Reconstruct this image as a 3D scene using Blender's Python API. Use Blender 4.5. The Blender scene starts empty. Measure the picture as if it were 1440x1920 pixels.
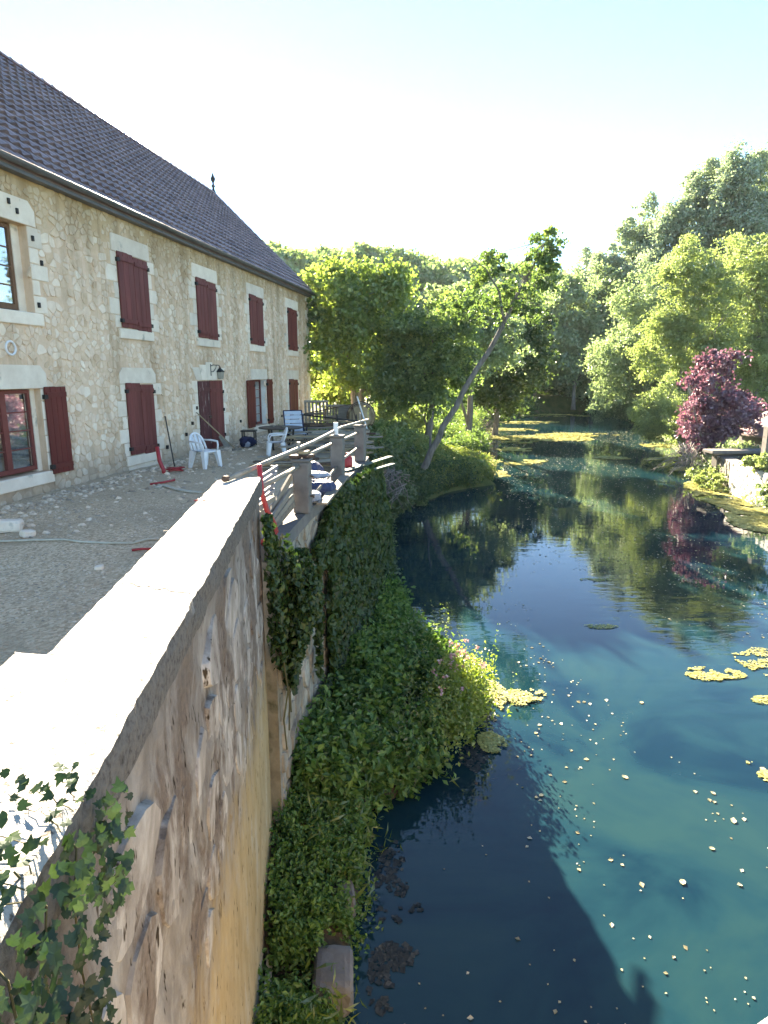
import bpy, math, random
import numpy as np
from mathutils import Vector, Matrix, Quaternion

random.seed(7)
RNG = np.random.default_rng(11)
SC = bpy.context.scene
COL = SC.collection
R = math.radians

# ------------------------------------------------------------------ camera, light
F_PX, CAM_H = 1200.0, 4.75
PITCH = math.atan(257 / F_PX)
cam_d = bpy.data.cameras.new('camera')
cam = bpy.data.objects.new('camera', cam_d)
COL.objects.link(cam)
cam.location = (0, 0, CAM_H)
cam.rotation_euler = (math.pi / 2 - PITCH, 0, 0)
cam_d.sensor_fit = 'HORIZONTAL'
cam_d.sensor_width = 36
cam_d.lens = 36 * F_PX / 1440
cam_d.clip_start = 0.05
cam_d.clip_end = 4000
SC.camera = cam

SUN_AZ, SUN_EL = R(-15.2), R(23.6)
world = bpy.data.worlds.new('World')
SC.world = world
world.use_nodes = True
wn = world.node_tree
bg = wn.nodes['Background']
sky = wn.nodes.new('ShaderNodeTexSky')
sky.sky_type = 'NISHITA'
sky.sun_disc = False
sky.sun_elevation = SUN_EL
sky.sun_rotation = SUN_AZ
sky.altitude = 3000
sky.air_density = 1.0
sky.dust_density = 0.1
sky.ozone_density = 3.0
tint_n = wn.nodes.new('ShaderNodeMix'); tint_n.data_type = 'RGBA'; tint_n.blend_type = 'MULTIPLY'
tint_n.inputs[0].default_value = 1; tint_n.inputs[7].default_value = (.775, .955, 1.06, 1)
wn.links.new(sky.outputs[0], tint_n.inputs[6]); wn.links.new(tint_n.outputs[2], bg.inputs[0])
bg.inputs[1].default_value = 0.067
sun_d = bpy.data.lights.new('sun', 'SUN')
sun_d.energy = 5.0
sun_d.angle = R(0.5)
sun_d.color = (1.0, 0.975, 0.94)
sun = bpy.data.objects.new('sun', sun_d)
COL.objects.link(sun)
SUN_V = Vector((math.sin(SUN_AZ) * math.cos(SUN_EL), math.cos(SUN_AZ) * math.cos(SUN_EL), math.sin(SUN_EL)))
sun.rotation_euler = SUN_V.to_track_quat('Z', 'Y').to_euler()
SC.view_settings.view_transform = 'Standard'
SC.view_settings.look = 'None'
SC.view_settings.gamma = 1
SC.view_settings.use_curve_mapping = False
SC.view_settings.exposure = 3.15
SC.view_settings.use_white_balance = True
SC.view_settings.white_balance_temperature = 8900
SC.cycles.max_bounces = 8
SC.cycles.transparent_max_bounces = 12
SC.cycles.sample_clamp_indirect = 6
try:
    SC.cycles.use_denoising = True
except Exception:
    pass

# ------------------------------------------------------------------ helpers
CP, SP = math.cos(PITCH), math.sin(PITCH)
def ray(u, v):
    a, b = (u - 720) / F_PX, (960 - v) / F_PX
    return (a, CP + b * SP, -SP + b * CP)
def on_z(u, v, z):
    d = ray(u, v); t = (z - CAM_H) / d[2]
    return Vector((t * d[0], t * d[1], z))
def at(u, v, y):
    d = ray(u, v); t = y / d[1]
    return Vector((t * d[0], y, CAM_H + t * d[2]))

def vnoise(x, y, seed=0):
    x = np.asarray(x, float); y = np.asarray(y, float)
    xi = np.floor(x).astype(np.int64); yi = np.floor(y).astype(np.int64)
    xf = x - xi; yf = y - yi
    def h(a, b):
        n = (a * 374761393 + b * 668265263 + seed * 974634777) & 0xffffffff
        n = ((n ^ (n >> 13)) * 1274126177) & 0xffffffff
        return ((n ^ (n >> 16)) & 0xffff) / 65535.0
    u = xf * xf * (3 - 2 * xf); w = yf * yf * (3 - 2 * yf)
    return (h(xi, yi) * (1 - u) + h(xi + 1, yi) * u) * (1 - w) + (h(xi, yi + 1) * (1 - u) + h(xi + 1, yi + 1) * u) * w
def fbm(x, y, seed=0, o=4):
    s = 0; a = 0.5
    for k in range(o):
        s = s + a * vnoise(np.asarray(x) * 2 ** k, np.asarray(y) * 2 ** k, seed + k); a *= .5
    return s

def tag(o, label=None, cat=None, group=None, kind=None):
    if label: o['label'] = label
    if cat: o['category'] = cat
    if group: o['group'] = group
    if kind: o['kind'] = kind
    return o
def thing(name, label, cat, loc=(0, 0, 0), rz=0, group=None):
    o = bpy.data.objects.new(name, None)
    COL.objects.link(o)
    o.location = loc; o.rotation_euler = (0, 0, rz)
    o.empty_display_size = .1
    return tag(o, label, cat, group)
def link(name, me, parent=None, mat=None):
    if mat is not None and len(me.materials) == 0: me.materials.append(mat)
    o = bpy.data.objects.new(name, me)
    COL.objects.link(o)
    if parent is not None: o.parent = parent
    return o
def copy_tree(o, parent=None):
    c = o.copy(); COL.objects.link(c)
    if parent is not None: c.parent = parent
    for ch in list(o.children): copy_tree(ch, c)
    return c

class MB:
    def __init__(s): s.v = []; s.f = []; s.t = []
    def add(s, vs, fs, tint=0.5):
        b = len(s.v); s.v += [tuple(p) for p in vs]
        s.f += [tuple(b + i for i in f) for f in fs]; s.t += [tint] * len(fs)
    def hexa(s, p, tint=.5):   # 8 pts: bottom 4 ccw, top 4
        s.add(p, [(3, 2, 1, 0), (4, 5, 6, 7), (0, 1, 5, 4), (1, 2, 6, 5), (2, 3, 7, 6), (3, 0, 4, 7)], tint)
    def box(s, c, size, rot=None, tint=.5, bev=0):
        hx, hy, hz = size[0] / 2, size[1] / 2, size[2] / 2
        if bev <= 0:
            p = [Vector((x * hx, y * hy, z * hz)) for z in (-1, 1) for x, y in ((-1, -1), (1, -1), (1, 1), (-1, 1))]
            m = (rot.to_matrix() if isinstance(rot, Quaternion) else rot) if rot is not None else None
            s.hexa([(m @ q if m else q) + Vector(c) for q in p], tint)
        else:
            m = (rot.to_matrix() if isinstance(rot, Quaternion) else rot) if rot is not None else Matrix.Identity(3)
            b = bev
            def ring(ix, iy, z):
                return [(-ix + b, -iy, z), (ix - b, -iy, z), (ix, -iy + b, z), (ix, iy - b, z), (ix - b, iy, z), (-ix + b, iy, z), (-ix, iy - b, z), (-ix, -iy + b, z)]
            vs = ring(hx - b, hy - b, -hz) + ring(hx, hy, -hz + b) + ring(hx, hy, hz - b) + ring(hx - b, hy - b, hz)
            fs = [tuple(range(7, -1, -1)), tuple(range(24, 32))]
            for k in range(3):
                for i in range(8):
                    j = (i + 1) % 8
                    fs.append((k * 8 + i, k * 8 + j, k * 8 + 8 + j, k * 8 + 8 + i))
            s.add([m @ Vector(q) + Vector(c) for q in vs], fs, tint)
    def bar(s, a, b, w, h, up=(0, 0, 1), tint=.5, bev=0):
        a, b = Vector(a), Vector(b); d = b - a; L = d.length; y = d / L
        x = y.cross(Vector(up))
        if x.length < 1e-4: x = y.cross(Vector((1, 0, 0)))
        x.normalize(); z = x.cross(y)
        m = Matrix((x, y, z)).transposed()
        s.box((a + b) / 2, (w, L, h), m, tint, bev)
    def tube(s, pts, rad, n=8, tint=.5, cap=True):
        pts = [Vector(p) for p in pts]
        if not isinstance(rad, (list, tuple)): rad = [rad] * len(pts)
        vs = []; ref = Vector((0.31, 0.57, 0.76))
        for i, p in enumerate(pts):
            d = (pts[min(i + 1, len(pts) - 1)] - pts[max(i - 1, 0)])
            if d.length < 1e-9: d = Vector((0, 0, 1))
            d.normalize()
            x = ref - d * ref.dot(d)
            if x.length < .05: x = Vector((1, 0, 0)) - d * d.x
            x.normalize(); ref = x; y = d.cross(x)
            for k in range(n):
                a = 2 * math.pi * k / n
                vs.append(p + (x * math.cos(a) + y * math.sin(a)) * rad[i])
        fs = []
        for i in range(len(pts) - 1):
            for k in range(n):
                j = (k + 1) % n
                fs.append((i * n + k, i * n + j, (i + 1) * n + j, (i + 1) * n + k))
        if cap:
            fs.append(tuple(range(n - 1, -1, -1))); fs.append(tuple((len(pts) - 1) * n + k for k in range(n)))
        s.add(vs, fs, tint)
    def lathe(s, c, prof, n=16, tint=.5, axis=None):
        vs = []; m = axis or Matrix.Identity(3)
        for r, z in prof:
            for k in range(n):
                a = 2 * math.pi * k / n
                vs.append(Vector(c) + m @ Vector((r * math.cos(a), r * math.sin(a), z)))
        fs = []
        for i in range(len(prof) - 1):
            for k in range(n):
                j = (k + 1) % n
                fs.append((i * n + k, i * n + j, (i + 1) * n + j, (i + 1) * n + k))
        fs.append(tuple(range(n - 1, -1, -1))); fs.append(tuple((len(prof) - 1) * n + k for k in range(n)))
        s.add(vs, fs, tint)
    def mesh(s, name, smooth=False):
        me = bpy.data.meshes.new(name)
        me.from_pydata(s.v, [], s.f)
        a = me.attributes.new('tint', 'FLOAT', 'FACE'); a.data.foreach_set('value', s.t)
        if smooth: me.polygons.foreach_set('use_smooth', [True] * len(me.polygons))
        me.update()
        return me
    def build(s, name, mat, parent=None, smooth=False):
        return link(name, s.mesh(name, smooth), parent, mat)

def grid_mesh(name, X, Y, Z, mat, smooth=True, keep=None):
    ny, nx = X.shape
    v = np.stack([X, Y, Z], -1).reshape(-1, 3)
    i = np.arange(nx * ny).reshape(ny, nx)
    q = np.stack([i[:-1, :-1], i[:-1, 1:], i[1:, 1:], i[1:, :-1]], -1)
    if keep is not None: q = q[keep]
    return raw_mesh(name, v, q.reshape(-1, 4), mat, None, smooth)
def raw_mesh(name, v, q, mat, tint=None, smooth=False):
    me = bpy.data.meshes.new(name)
    nq, k = q.shape
    me.vertices.add(len(v)); me.vertices.foreach_set('co', np.ascontiguousarray(v, np.float32).ravel())
    me.loops.add(nq * k); me.loops.foreach_set('vertex_index', np.ascontiguousarray(q, np.int32).ravel())
    me.polygons.add(nq); me.polygons.foreach_set('loop_start', np.arange(nq, dtype=np.int32) * k)
    if tint is not None:
        a = me.attributes.new('tint', 'FLOAT', 'FACE'); a.data.foreach_set('value', np.ascontiguousarray(tint, np.float32))
    me.polygons.foreach_set('use_smooth', np.full(nq, smooth))
    me.update(calc_edges=True)
    me.materials.append(mat)
    return me

N_LEAF = 0
def leaf_mesh(name, mat, C, size, up_bias=.5, out=None, tint=None, aspect=.38, seed=0, droop=0.0, fold=1.0):
    """one folded quad per leaf; C (n,3) positions, size (n,)"""
    global N_LEAF
    rg = np.random.default_rng(seed + 5)
    n = len(C); N_LEAF += n
    nr = rg.normal(size=(n, 3)); nr /= np.linalg.norm(nr, axis=1)[:, None]
    nr[:, 2] += up_bias
    if out is not None: nr += out
    nr /= np.linalg.norm(nr, axis=1)[:, None] + 1e-9
    d = rg.normal(size=(n, 3)); d[:, 2] -= droop
    d -= nr * np.sum(d * nr, 1)[:, None]; d /= np.linalg.norm(d, axis=1)[:, None] + 1e-9
    x = np.cross(d, nr)
    s = np.asarray(size).reshape(-1, 1) * np.ones((n, 1))
    v = np.empty((n, 4, 3))
    v[:, 0] = C - d * s * .5
    v[:, 1] = C + x * s * aspect + nr * s * .10 * fold
    v[:, 2] = C + d * s * .5 - nr * s * .06 * fold
    v[:, 3] = C - x * s * aspect + nr * s * .10 * fold
    q = np.arange(n * 4).reshape(n, 4)
    if tint is None: tint = rg.random(n)
    return raw_mesh(name, v.reshape(-1, 3), q, mat, tint)

# ------------------------------------------------------------------ materials
def new_mat(name):
    m = bpy.data.materials.new(name); m.use_nodes = True
    nt = m.node_tree
    for n in list(nt.nodes): nt.nodes.remove(n)
    return m, nt, nt.nodes, nt.links
def N(nt, t, **kw):
    n = nt.nodes.new(t)
    for k, v in kw.items(): setattr(n, k, v)
    return n
def ramp(nt, fac, stops, interp='LINEAR'):
    r = nt.nodes.new('ShaderNodeValToRGB'); r.color_ramp.interpolation = interp
    e = r.color_ramp.elements
    while len(e) > 1: e.remove(e[-1])
    e[0].position = stops[0][0]; e[0].color = (*stops[0][1], 1) if len(stops[0][1]) == 3 else stops[0][1]
    for p, c in stops[1:]:
        k = e.new(p); k.color = (*c, 1) if len(c) == 3 else c
    nt.links.new(fac, r.inputs[0]); return r
def noise(nt, vec, scale, detail=5, rough=.6, dist=0):
    n = nt.nodes.new('ShaderNodeTexNoise'); n.inputs['Scale'].default_value = scale
    n.inputs['Detail'].default_value = detail; n.inputs['Roughness'].default_value = rough
    n.inputs['Distortion'].default_value = dist
    if vec is not None: nt.links.new(vec, n.inputs['Vector'])
    return n
def mixc(nt, fac, a, b, mode='MIX'):
    m = nt.nodes.new('ShaderNodeMix'); m.data_type = 'RGBA'; m.blend_type = mode
    for i, x in ((0, fac), (6, a), (7, b)):
        if isinstance(x, (int, float)): m.inputs[i].default_value = x
        elif isinstance(x, (tuple, list)): m.inputs[i].default_value = (*x[:3], 1)
        else: nt.links.new(x, m.inputs[i])
    return m.outputs[2]
def mapping(nt, scale=(1, 1, 1), rot=(0, 0, 0), coord='Object'):
    tc = nt.nodes.new('ShaderNodeTexCoord'); mp = nt.nodes.new('ShaderNodeMapping')
    mp.inputs['Scale'].default_value = scale; mp.inputs['Rotation'].default_value = rot
    nt.links.new(tc.outputs[coord], mp.inputs[0]); return mp.outputs[0]
def finish(nt, col, rough=.85, bump=None, bstr=.3, bdist=.01, spec=.3, metal=0):
    b = nt.nodes.new('ShaderNodeBsdfPrincipled'); o = nt.nodes.new('ShaderNodeOutputMaterial')
    if isinstance(col, (tuple, list)): b.inputs['Base Color'].default_value = (*col[:3], 1)
    else: nt.links.new(col, b.inputs['Base Color'])
    if isinstance(rough, (int, float)): b.inputs['Roughness'].default_value = rough
    else: nt.links.new(rough, b.inputs['Roughness'])
    b.inputs['Specular IOR Level'].default_value = spec; b.inputs['Metallic'].default_value = metal
    if bump is not None:
        bp = nt.nodes.new('ShaderNodeBump'); bp.inputs['Strength'].default_value = bstr; bp.inputs['Distance'].default_value = bdist
        nt.links.new(bump, bp.inputs['Height']); nt.links.new(bp.outputs[0], b.inputs['Normal'])
    nt.links.new(b.outputs[0], o.inputs[0]); return b
def simple(name, c1, c2, scale=8, rough=.8, bstr=.25, bdist=.01, stretch=(1, 1, 1), spec=.3, metal=0, tint=0.0, dirt=None, detail=6):
    m, nt, nn, L = new_mat(name)
    v = mapping(nt, stretch)
    n1 = noise(nt, v, scale, detail)
    r = ramp(nt, n1.outputs[0], [(.3, c1), (.7, c2)])
    col = r.outputs[0]
    if tint:
        a = N(nt, 'ShaderNodeAttribute', attribute_name='tint')
        mr = N(nt, 'ShaderNodeMapRange'); mr.inputs[3].default_value = 1 - tint; mr.inputs[4].default_value = 1 + tint
        L.new(a.outputs['Fac'], mr.inputs[0])
        col = mixc(nt, 1.0, col, mr.outputs[0], 'MULTIPLY')
    if dirt:
        n2 = noise(nt, v, dirt[1], 4)
        r2 = ramp(nt, n2.outputs[0], [(dirt[2], (0, 0, 0)), (dirt[2] + .12, (1, 1, 1))])
        col = mixc(nt, r2.outputs[0], col, dirt[0])
    n3 = noise(nt, v, scale * 5, 4)
    finish(nt, col, rough, n3.outputs[0], bstr, bdist, spec, metal)
    return m

def leaf_mat(name, dark, light, trans=.45, yellow=None, gloss=.06, ttint=(1.0, 1.12, .72)):
    m, nt, nn, L = new_mat(name)
    a = N(nt, 'ShaderNodeAttribute', attribute_name='tint')
    stops = [(0, dark), (.75, light)]
    if yellow: stops.append((1.0, yellow))
    r = ramp(nt, a.outputs['Fac'], stops)
    d = N(nt, 'ShaderNodeBsdfDiffuse'); t = N(nt, 'ShaderNodeBsdfTranslucent')
    L.new(r.outputs[0], d.inputs[0])
    tc = mixc(nt, 1.0, r.outputs[0], ttint, 'MULTIPLY')
    L.new(tc, t.inputs[0])
    mx = N(nt, 'ShaderNodeMixShader'); mx.inputs[0].default_value = trans
    L.new(d.outputs[0], mx.inputs[1]); L.new(t.outputs[0], mx.inputs[2])
    g = N(nt, 'ShaderNodeBsdfGlossy'); g.inputs['Roughness'].default_value = .45; g.inputs[0].default_value = (.9, .95, 1, 1)
    m2 = N(nt, 'ShaderNodeMixShader'); m2.inputs[0].default_value = gloss
    L.new(mx.outputs[0], m2.inputs[1]); L.new(g.outputs[0], m2.inputs[2])
    o = N(nt, 'ShaderNodeOutputMaterial'); L.new(m2.outputs[0], o.inputs[0])
    return m

M = {}
M['bark'] = simple('bark', (.10, .085, .07), (.24, .21, .18), 3, .9, .6, .02, (3, 3, .6))
M['bark_pale'] = simple('bark_pale', (.16, .14, .12), (.34, .31, .28), 2.5, .9, .5, .02, (3, 3, .6))
M['walnut_leaf'] = leaf_mat('walnut_leaf', (.13, .19, .05), (.28, .36, .10), .6, (.42, .42, .1))
M['alder_leaf'] = leaf_mat('alder_leaf', (.06, .11, .035), (.19, .27, .09), .55, (.29, .35, .11))
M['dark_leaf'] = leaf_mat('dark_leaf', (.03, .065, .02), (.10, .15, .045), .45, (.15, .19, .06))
M['poplar_leaf'] = leaf_mat('poplar_leaf', (.19, .24, .17), (.36, .43, .32), .55, (.44, .50, .38), .10)
M['willow_leaf'] = leaf_mat('willow_leaf', (.16, .21, .12), (.32, .40, .23), .55, (.40, .46, .27), .08)
M['yellow_leaf'] = leaf_mat('yellow_leaf', (.17, .215, .09), (.33, .39, .17), .55, (.36, .39, .15))
M['purple_leaf'] = leaf_mat('purple_leaf', (.11, .045, .072), (.26, .135, .18), .4, (.36, .24, .28), .08, (1.1, .9, .9))
M['hill_leaf'] = leaf_mat('hill_leaf', (.17, .24, .11), (.32, .41, .19), .5, (.38, .44, .22))
M['ivy_leaf'] = leaf_mat('ivy_leaf', (.015, .036, .010), (.055, .095, .022), .25, (.09, .12, .03), .03)
M['nettle_leaf'] = leaf_mat('nettle_leaf', (.03, .085, .02), (.14, .25, .055), .35, (.21, .31, .08), .03)
M['balsam_leaf'] = leaf_mat('balsam_leaf', (.12, .18, .02), (.26, .33, .05), .5, (.36, .38, .09))
M['grass_blade'] = leaf_mat('grass_blade', (.09, .14, .02), (.24, .28, .06), .45, (.33, .31, .1))
M['flower'] = leaf_mat('flower', (.5, .2, .25), (.7, .4, .42), .3, (.8, .6, .6))
M['stem'] = simple('stem', (.07, .06, .03), (.13, .12, .05), 6)

def facade_material():
    m, nt, nn, L = new_mat('lime_mortar')
    v = mapping(nt)
    a = noise(nt, v, .45, 5, .6); b = noise(nt, v, 6, 6, .65); c = noise(nt, v, 40, 4)
    col = ramp(nt, a.outputs[0], [(.35, (.74, .53, .38)), (.65, (.70, .47, .31))]).outputs[0]
    col = mixc(nt, .35, col, ramp(nt, b.outputs[0], [(.3, (.54, .36, .24)), (.7, (.82, .62, .46))]).outputs[0])
    sx = N(nt, 'ShaderNodeSeparateXYZ'); L.new(v, sx.inputs[0])
    # ochre run-off stain under the eaves and grey damp at the foot
    ad = N(nt, 'ShaderNodeMath', operation='MULTIPLY_ADD'); L.new(a.outputs[0], ad.inputs[0]); ad.inputs[1].default_value = 1.6; L.new(sx.outputs[2], ad.inputs[2])
    top = ramp(nt, N_map(nt, ad.outputs[0], 8.1, 9.5), [(0, (0, 0, 0)), (1, (1, 1, 1))]).outputs[0]
    col = mixc(nt, N_mul(nt, top, .7), col, (.36, .24, .09))
    stv = ramp(nt, noise(nt, mapping(nt, (1.6, 1.6, .22)), 1.3, 6, .65).outputs[0], [(.32, (.66, .62, .57)), (.55, (1.03, 1.03, 1.03))]).outputs[0]
    col = mixc(nt, 1, col, stv, 'MULTIPLY')
    low = N_map(nt, ad.outputs[0], 3.9, 2.9)
    col = mixc(nt, N_mul(nt, low, .7), col, (.2, .175, .14))
    finish(nt, col, .95, c.outputs[0], .5, .015, .15)
    return m
def N_map(nt, sock, lo, hi):
    mr = N(nt, 'ShaderNodeMapRange'); mr.inputs[1].default_value = lo; mr.inputs[2].default_value = hi
    nt.links.new(sock, mr.inputs[0]); return mr.outputs[0]
def N_mul(nt, a, k):
    m = N(nt, 'ShaderNodeMath', operation='MULTIPLY'); nt.links.new(a, m.inputs[0]); m.inputs[1].default_value = k; return m.outputs[0]
M['mortar'] = facade_material()
def rubble_material():
    m, nt, nn, L = new_mat('limestone_rubble')
    v = mapping(nt)
    at_ = N(nt, 'ShaderNodeAttribute', attribute_name='tint')
    b = noise(nt, v, 7, 6, .65); c = noise(nt, v, 35, 4); a = noise(nt, v, .45, 5, .6)
    base = ramp(nt, at_.outputs['Fac'], [(0, (.60, .41, .27)), (.3, (.78, .57, .41)), (.6, (.80, .62, .49)), (1, (.95, .83, .69))]).outputs[0]
    col = mixc(nt, .4, base, ramp(nt, b.outputs[0], [(.3, (.5, .34, .22)), (.7, (.86, .68, .52))]).outputs[0])
    sx = N(nt, 'ShaderNodeSeparateXYZ'); L.new(v, sx.inputs[0])
    ad = N(nt, 'ShaderNodeMath', operation='MULTIPLY_ADD'); L.new(a.outputs[0], ad.inputs[0]); ad.inputs[1].default_value = 1.6; L.new(sx.outputs[2], ad.inputs[2])
    col = mixc(nt, N_mul(nt, N_map(nt, ad.outputs[0], 8.1, 9.5), .65), col, (.38, .26, .11))
    stv = ramp(nt, noise(nt, mapping(nt, (1.6, 1.6, .22)), 1.3, 6, .65).outputs[0], [(.32, (.7, .66, .6)), (.55, (1.04, 1.04, 1.04))]).outputs[0]
    col = mixc(nt, 1, col, stv, 'MULTIPLY')
    col = mixc(nt, N_mul(nt, N_map(nt, ad.outputs[0], 3.9, 2.9), .6), col, (.22, .19, .15))
    finish(nt, col, .92, c.outputs[0], .5, .012, .15)
    return m
M['rubble'] = rubble_material()
M['dressed'] = simple('dressed_limestone', (.70, .57, .45), (.84, .72, .59), 3, .9, .3, .01, tint=.10, dirt=((.3, .27, .21), 2.2, .62))
M['red_paint'] = simple('red_brown_paint', (.125, .023, .021), (.215, .056, .048), 1.6, .6, .2, .004, (4, 4, .5), tint=.12)
M['red_paint_bright'] = simple('red_brown_paint_fresh', (.12, .017, .013), (.155, .024, .018), 2.5, .55, .2, .004, (4, 4, .5), tint=.1)
M['red_peel'] = simple('peeling_red_paint', (.09, .025, .025), (.12, .034, .033), 2.5, .7, .3, .006, (4, 4, .6), tint=.15, dirt=((.42, .34, .29), 3.6, .60))
M['brown_wood'] = simple('varnished_frame', (.13, .06, .03), (.2, .1, .055), 3, .5, .2, .005, (4, 4, .6))
M['red_frame'] = simple('red_window_frame', (.16, .035, .028), (.21, .05, .04), 3, .5, .2, .005)
M['iron'] = simple('black_iron', (.012, .012, .013), (.035, .032, .03), 20, .6, .2, .004)
M['rust'] = simple('rusty_steel', (.05, .03, .022), (.12, .07, .05), 14, .75, .3, .004)
M['zinc'] = simple('dark_zinc', (.075, .075, .08), (.12, .12, .125), 3, .5, .1, .003, metal=.0, spec=.5)
M['tile'] = simple('roof_tile_clay', (.15, .098, .10), (.27, .195, .195), 2.0, .42, .4, .006, tint=.22, spec=.5, dirt=((.19, .17, .15), 1.2, .62))
M['concrete'] = simple('weathered_concrete', (.115, .105, .098), (.20, .185, .17), 5, .9, .5, .01, dirt=((.14, .13, .11), 2.5, .58))
M['gravel_stone'] = simple('gravel_stone', (.34, .26, .19), (.68, .55, .42), 9, .9, .4, .004, tint=.45)
M['white_plastic'] = simple('white_plastic', (.66, .66, .67), (.74, .74, .74), 5, .4, .05, .002, spec=.5, dirt=((.55, .54, .5), 3, .6))
M['blue_white'] = simple('pale_blue_strap', (.34, .40, .48), (.46, .52, .58), 6, .6)
M['slat_blue_shaded'] = simple('shade_toned_blue_slat', (.15, .19, .25), (.24, .28, .34), 6, .7)  # darker copy of the strap blue, with bench shade put into the colour
M['dark_table'] = simple('dark_stained_wood', (.025, .02, .018), (.06, .05, .042), 4, .5, .2, .004, (1, 5, 1))
M['old_wood'] = simple('weathered_wood', (.12, .10, .08), (.27, .23, .185), 3, .85, .4, .006, (1, 7, 7), tint=.4)
M['pale_wood'] = simple('bleached_wood', (.18, .155, .125), (.31, .275, .22), 4, .8, .3, .005, tint=.2)
M['tan_wood'] = simple('tan_wood', (.25, .18, .10), (.38, .29, .18), 4, .75, .3, .005, tint=.25)
M['green_paint'] = simple('green_painted_board', (.045, .075, .055), (.085, .125, .09), 6, .7)
M['red_plastic'] = simple('red_plastic', (.30, .014, .02), (.42, .026, .03), 8, .45, .1, .003, spec=.5)
M['blue_sheet'] = simple('blue_sheet', (.018, .026, .07), (.05, .07, .15), 3, .5, .5, .03)
M['white_sheet'] = simple('white_sheet', (.22, .24, .3), (.4, .42, .46), 4, .6, .5, .03)
M['navy_cloth'] = simple('navy_cloth', (.012, .014, .04), (.03, .035, .08), 5, .9, .5, .02)
M['hose'] = simple('pale_hose', (.38, .35, .27), (.55, .51, .42), 6, .7)
M['steel_pole'] = simple('pale_weathered_pole', (.17, .15, .125), (.29, .26, .22), 6, .6, .2, .003, (1, 1, 1), spec=.4)
M['soil'] = simple('bank_soil', (.05, .038, .025), (.12, .09, .06), 5, .95, .6, .03)
M['bank_grass'] = simple('bank_grass', (.045, .065, .015), (.12, .12, .04), 1.2, .95, .6, .05, dirt=((.16, .11, .065), .6, .6))
M['glass_frost'] = simple('lamp_glass', (.25, .24, .2), (.35, .33, .28), 5, .2, 0)

def glass_material():
    m, nt, nn, L = new_mat('window_glass')
    fr = N(nt, 'ShaderNodeFresnel'); fr.inputs[0].default_value = 1.5
    mr = N(nt, 'ShaderNodeMath', operation='MULTIPLY_ADD'); L.new(fr.outputs[0], mr.inputs[0]); mr.inputs[1].default_value = .55; mr.inputs[2].default_value = .03
    g = N(nt, 'ShaderNodeBsdfGlossy'); g.inputs['Roughness'].default_value = .03
    t = N(nt, 'ShaderNodeBsdfTransparent'); t.inputs[0].default_value = (.85, .9, .9, 1)
    mx = N(nt, 'ShaderNodeMixShader'); L.new(mr.outputs[0], mx.inputs[0]); L.new(t.outputs[0], mx.inputs[1]); L.new(g.outputs[0], mx.inputs[2])
    o = N(nt, 'ShaderNodeOutputMaterial'); L.new(mx.outputs[0], o.inputs[0])
    return m
M['glass'] = glass_material()
def lace_material():
    m, nt, nn, L = new_mat('lace_curtain')
    v = mapping(nt, (1, 1, 1))
    vo = N(nt, 'ShaderNodeTexVoronoi'); vo.inputs['Scale'].default_value = 26; L.new(v, vo.inputs['Vector'])
    n = noise(nt, v, 7, 4)
    c = ramp(nt, vo.outputs['Distance'], [(.15, (.62, .63, .66)), (.5, (.3, .32, .36))]).outputs[0]
    c = mixc(nt, .4, c, ramp(nt, n.outputs[0], [(.35, (.28, .3, .34)), (.65, (.65, .66, .68))]).outputs[0])
    finish(nt, c, .9); return m
M['lace'] = lace_material()

def coping_material():
    m, nt, nn, L = new_mat('coping_cement')
    v = mapping(nt)
    a = noise(nt, v, 3, 6, .65); b = noise(nt, v, 45, 5, .7); c = noise(nt, v, 160, 3)
    col = ramp(nt, a.outputs[0], [(.3, (.40, .38, .34)), (.7, (.54, .52, .48))]).outputs[0]
    r = ramp(nt, b.outputs[0], [(.34, (.10, .085, .07)), (.47, (1, 1, 1))]).outputs[0]
    col = mixc(nt, .85, col, mixc(nt, 1.0, col, r, 'MULTIPLY'))
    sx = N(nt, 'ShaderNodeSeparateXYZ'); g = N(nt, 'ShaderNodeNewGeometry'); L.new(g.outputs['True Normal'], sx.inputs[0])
    # darker grey where faces turn vertical
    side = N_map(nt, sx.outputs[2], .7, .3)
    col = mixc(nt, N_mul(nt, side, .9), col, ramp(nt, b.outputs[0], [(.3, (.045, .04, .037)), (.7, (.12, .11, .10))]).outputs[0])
    finish(nt, col, .95, b.outputs[0], .6, .01, .15); return m
M['coping'] = coping_material()

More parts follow.
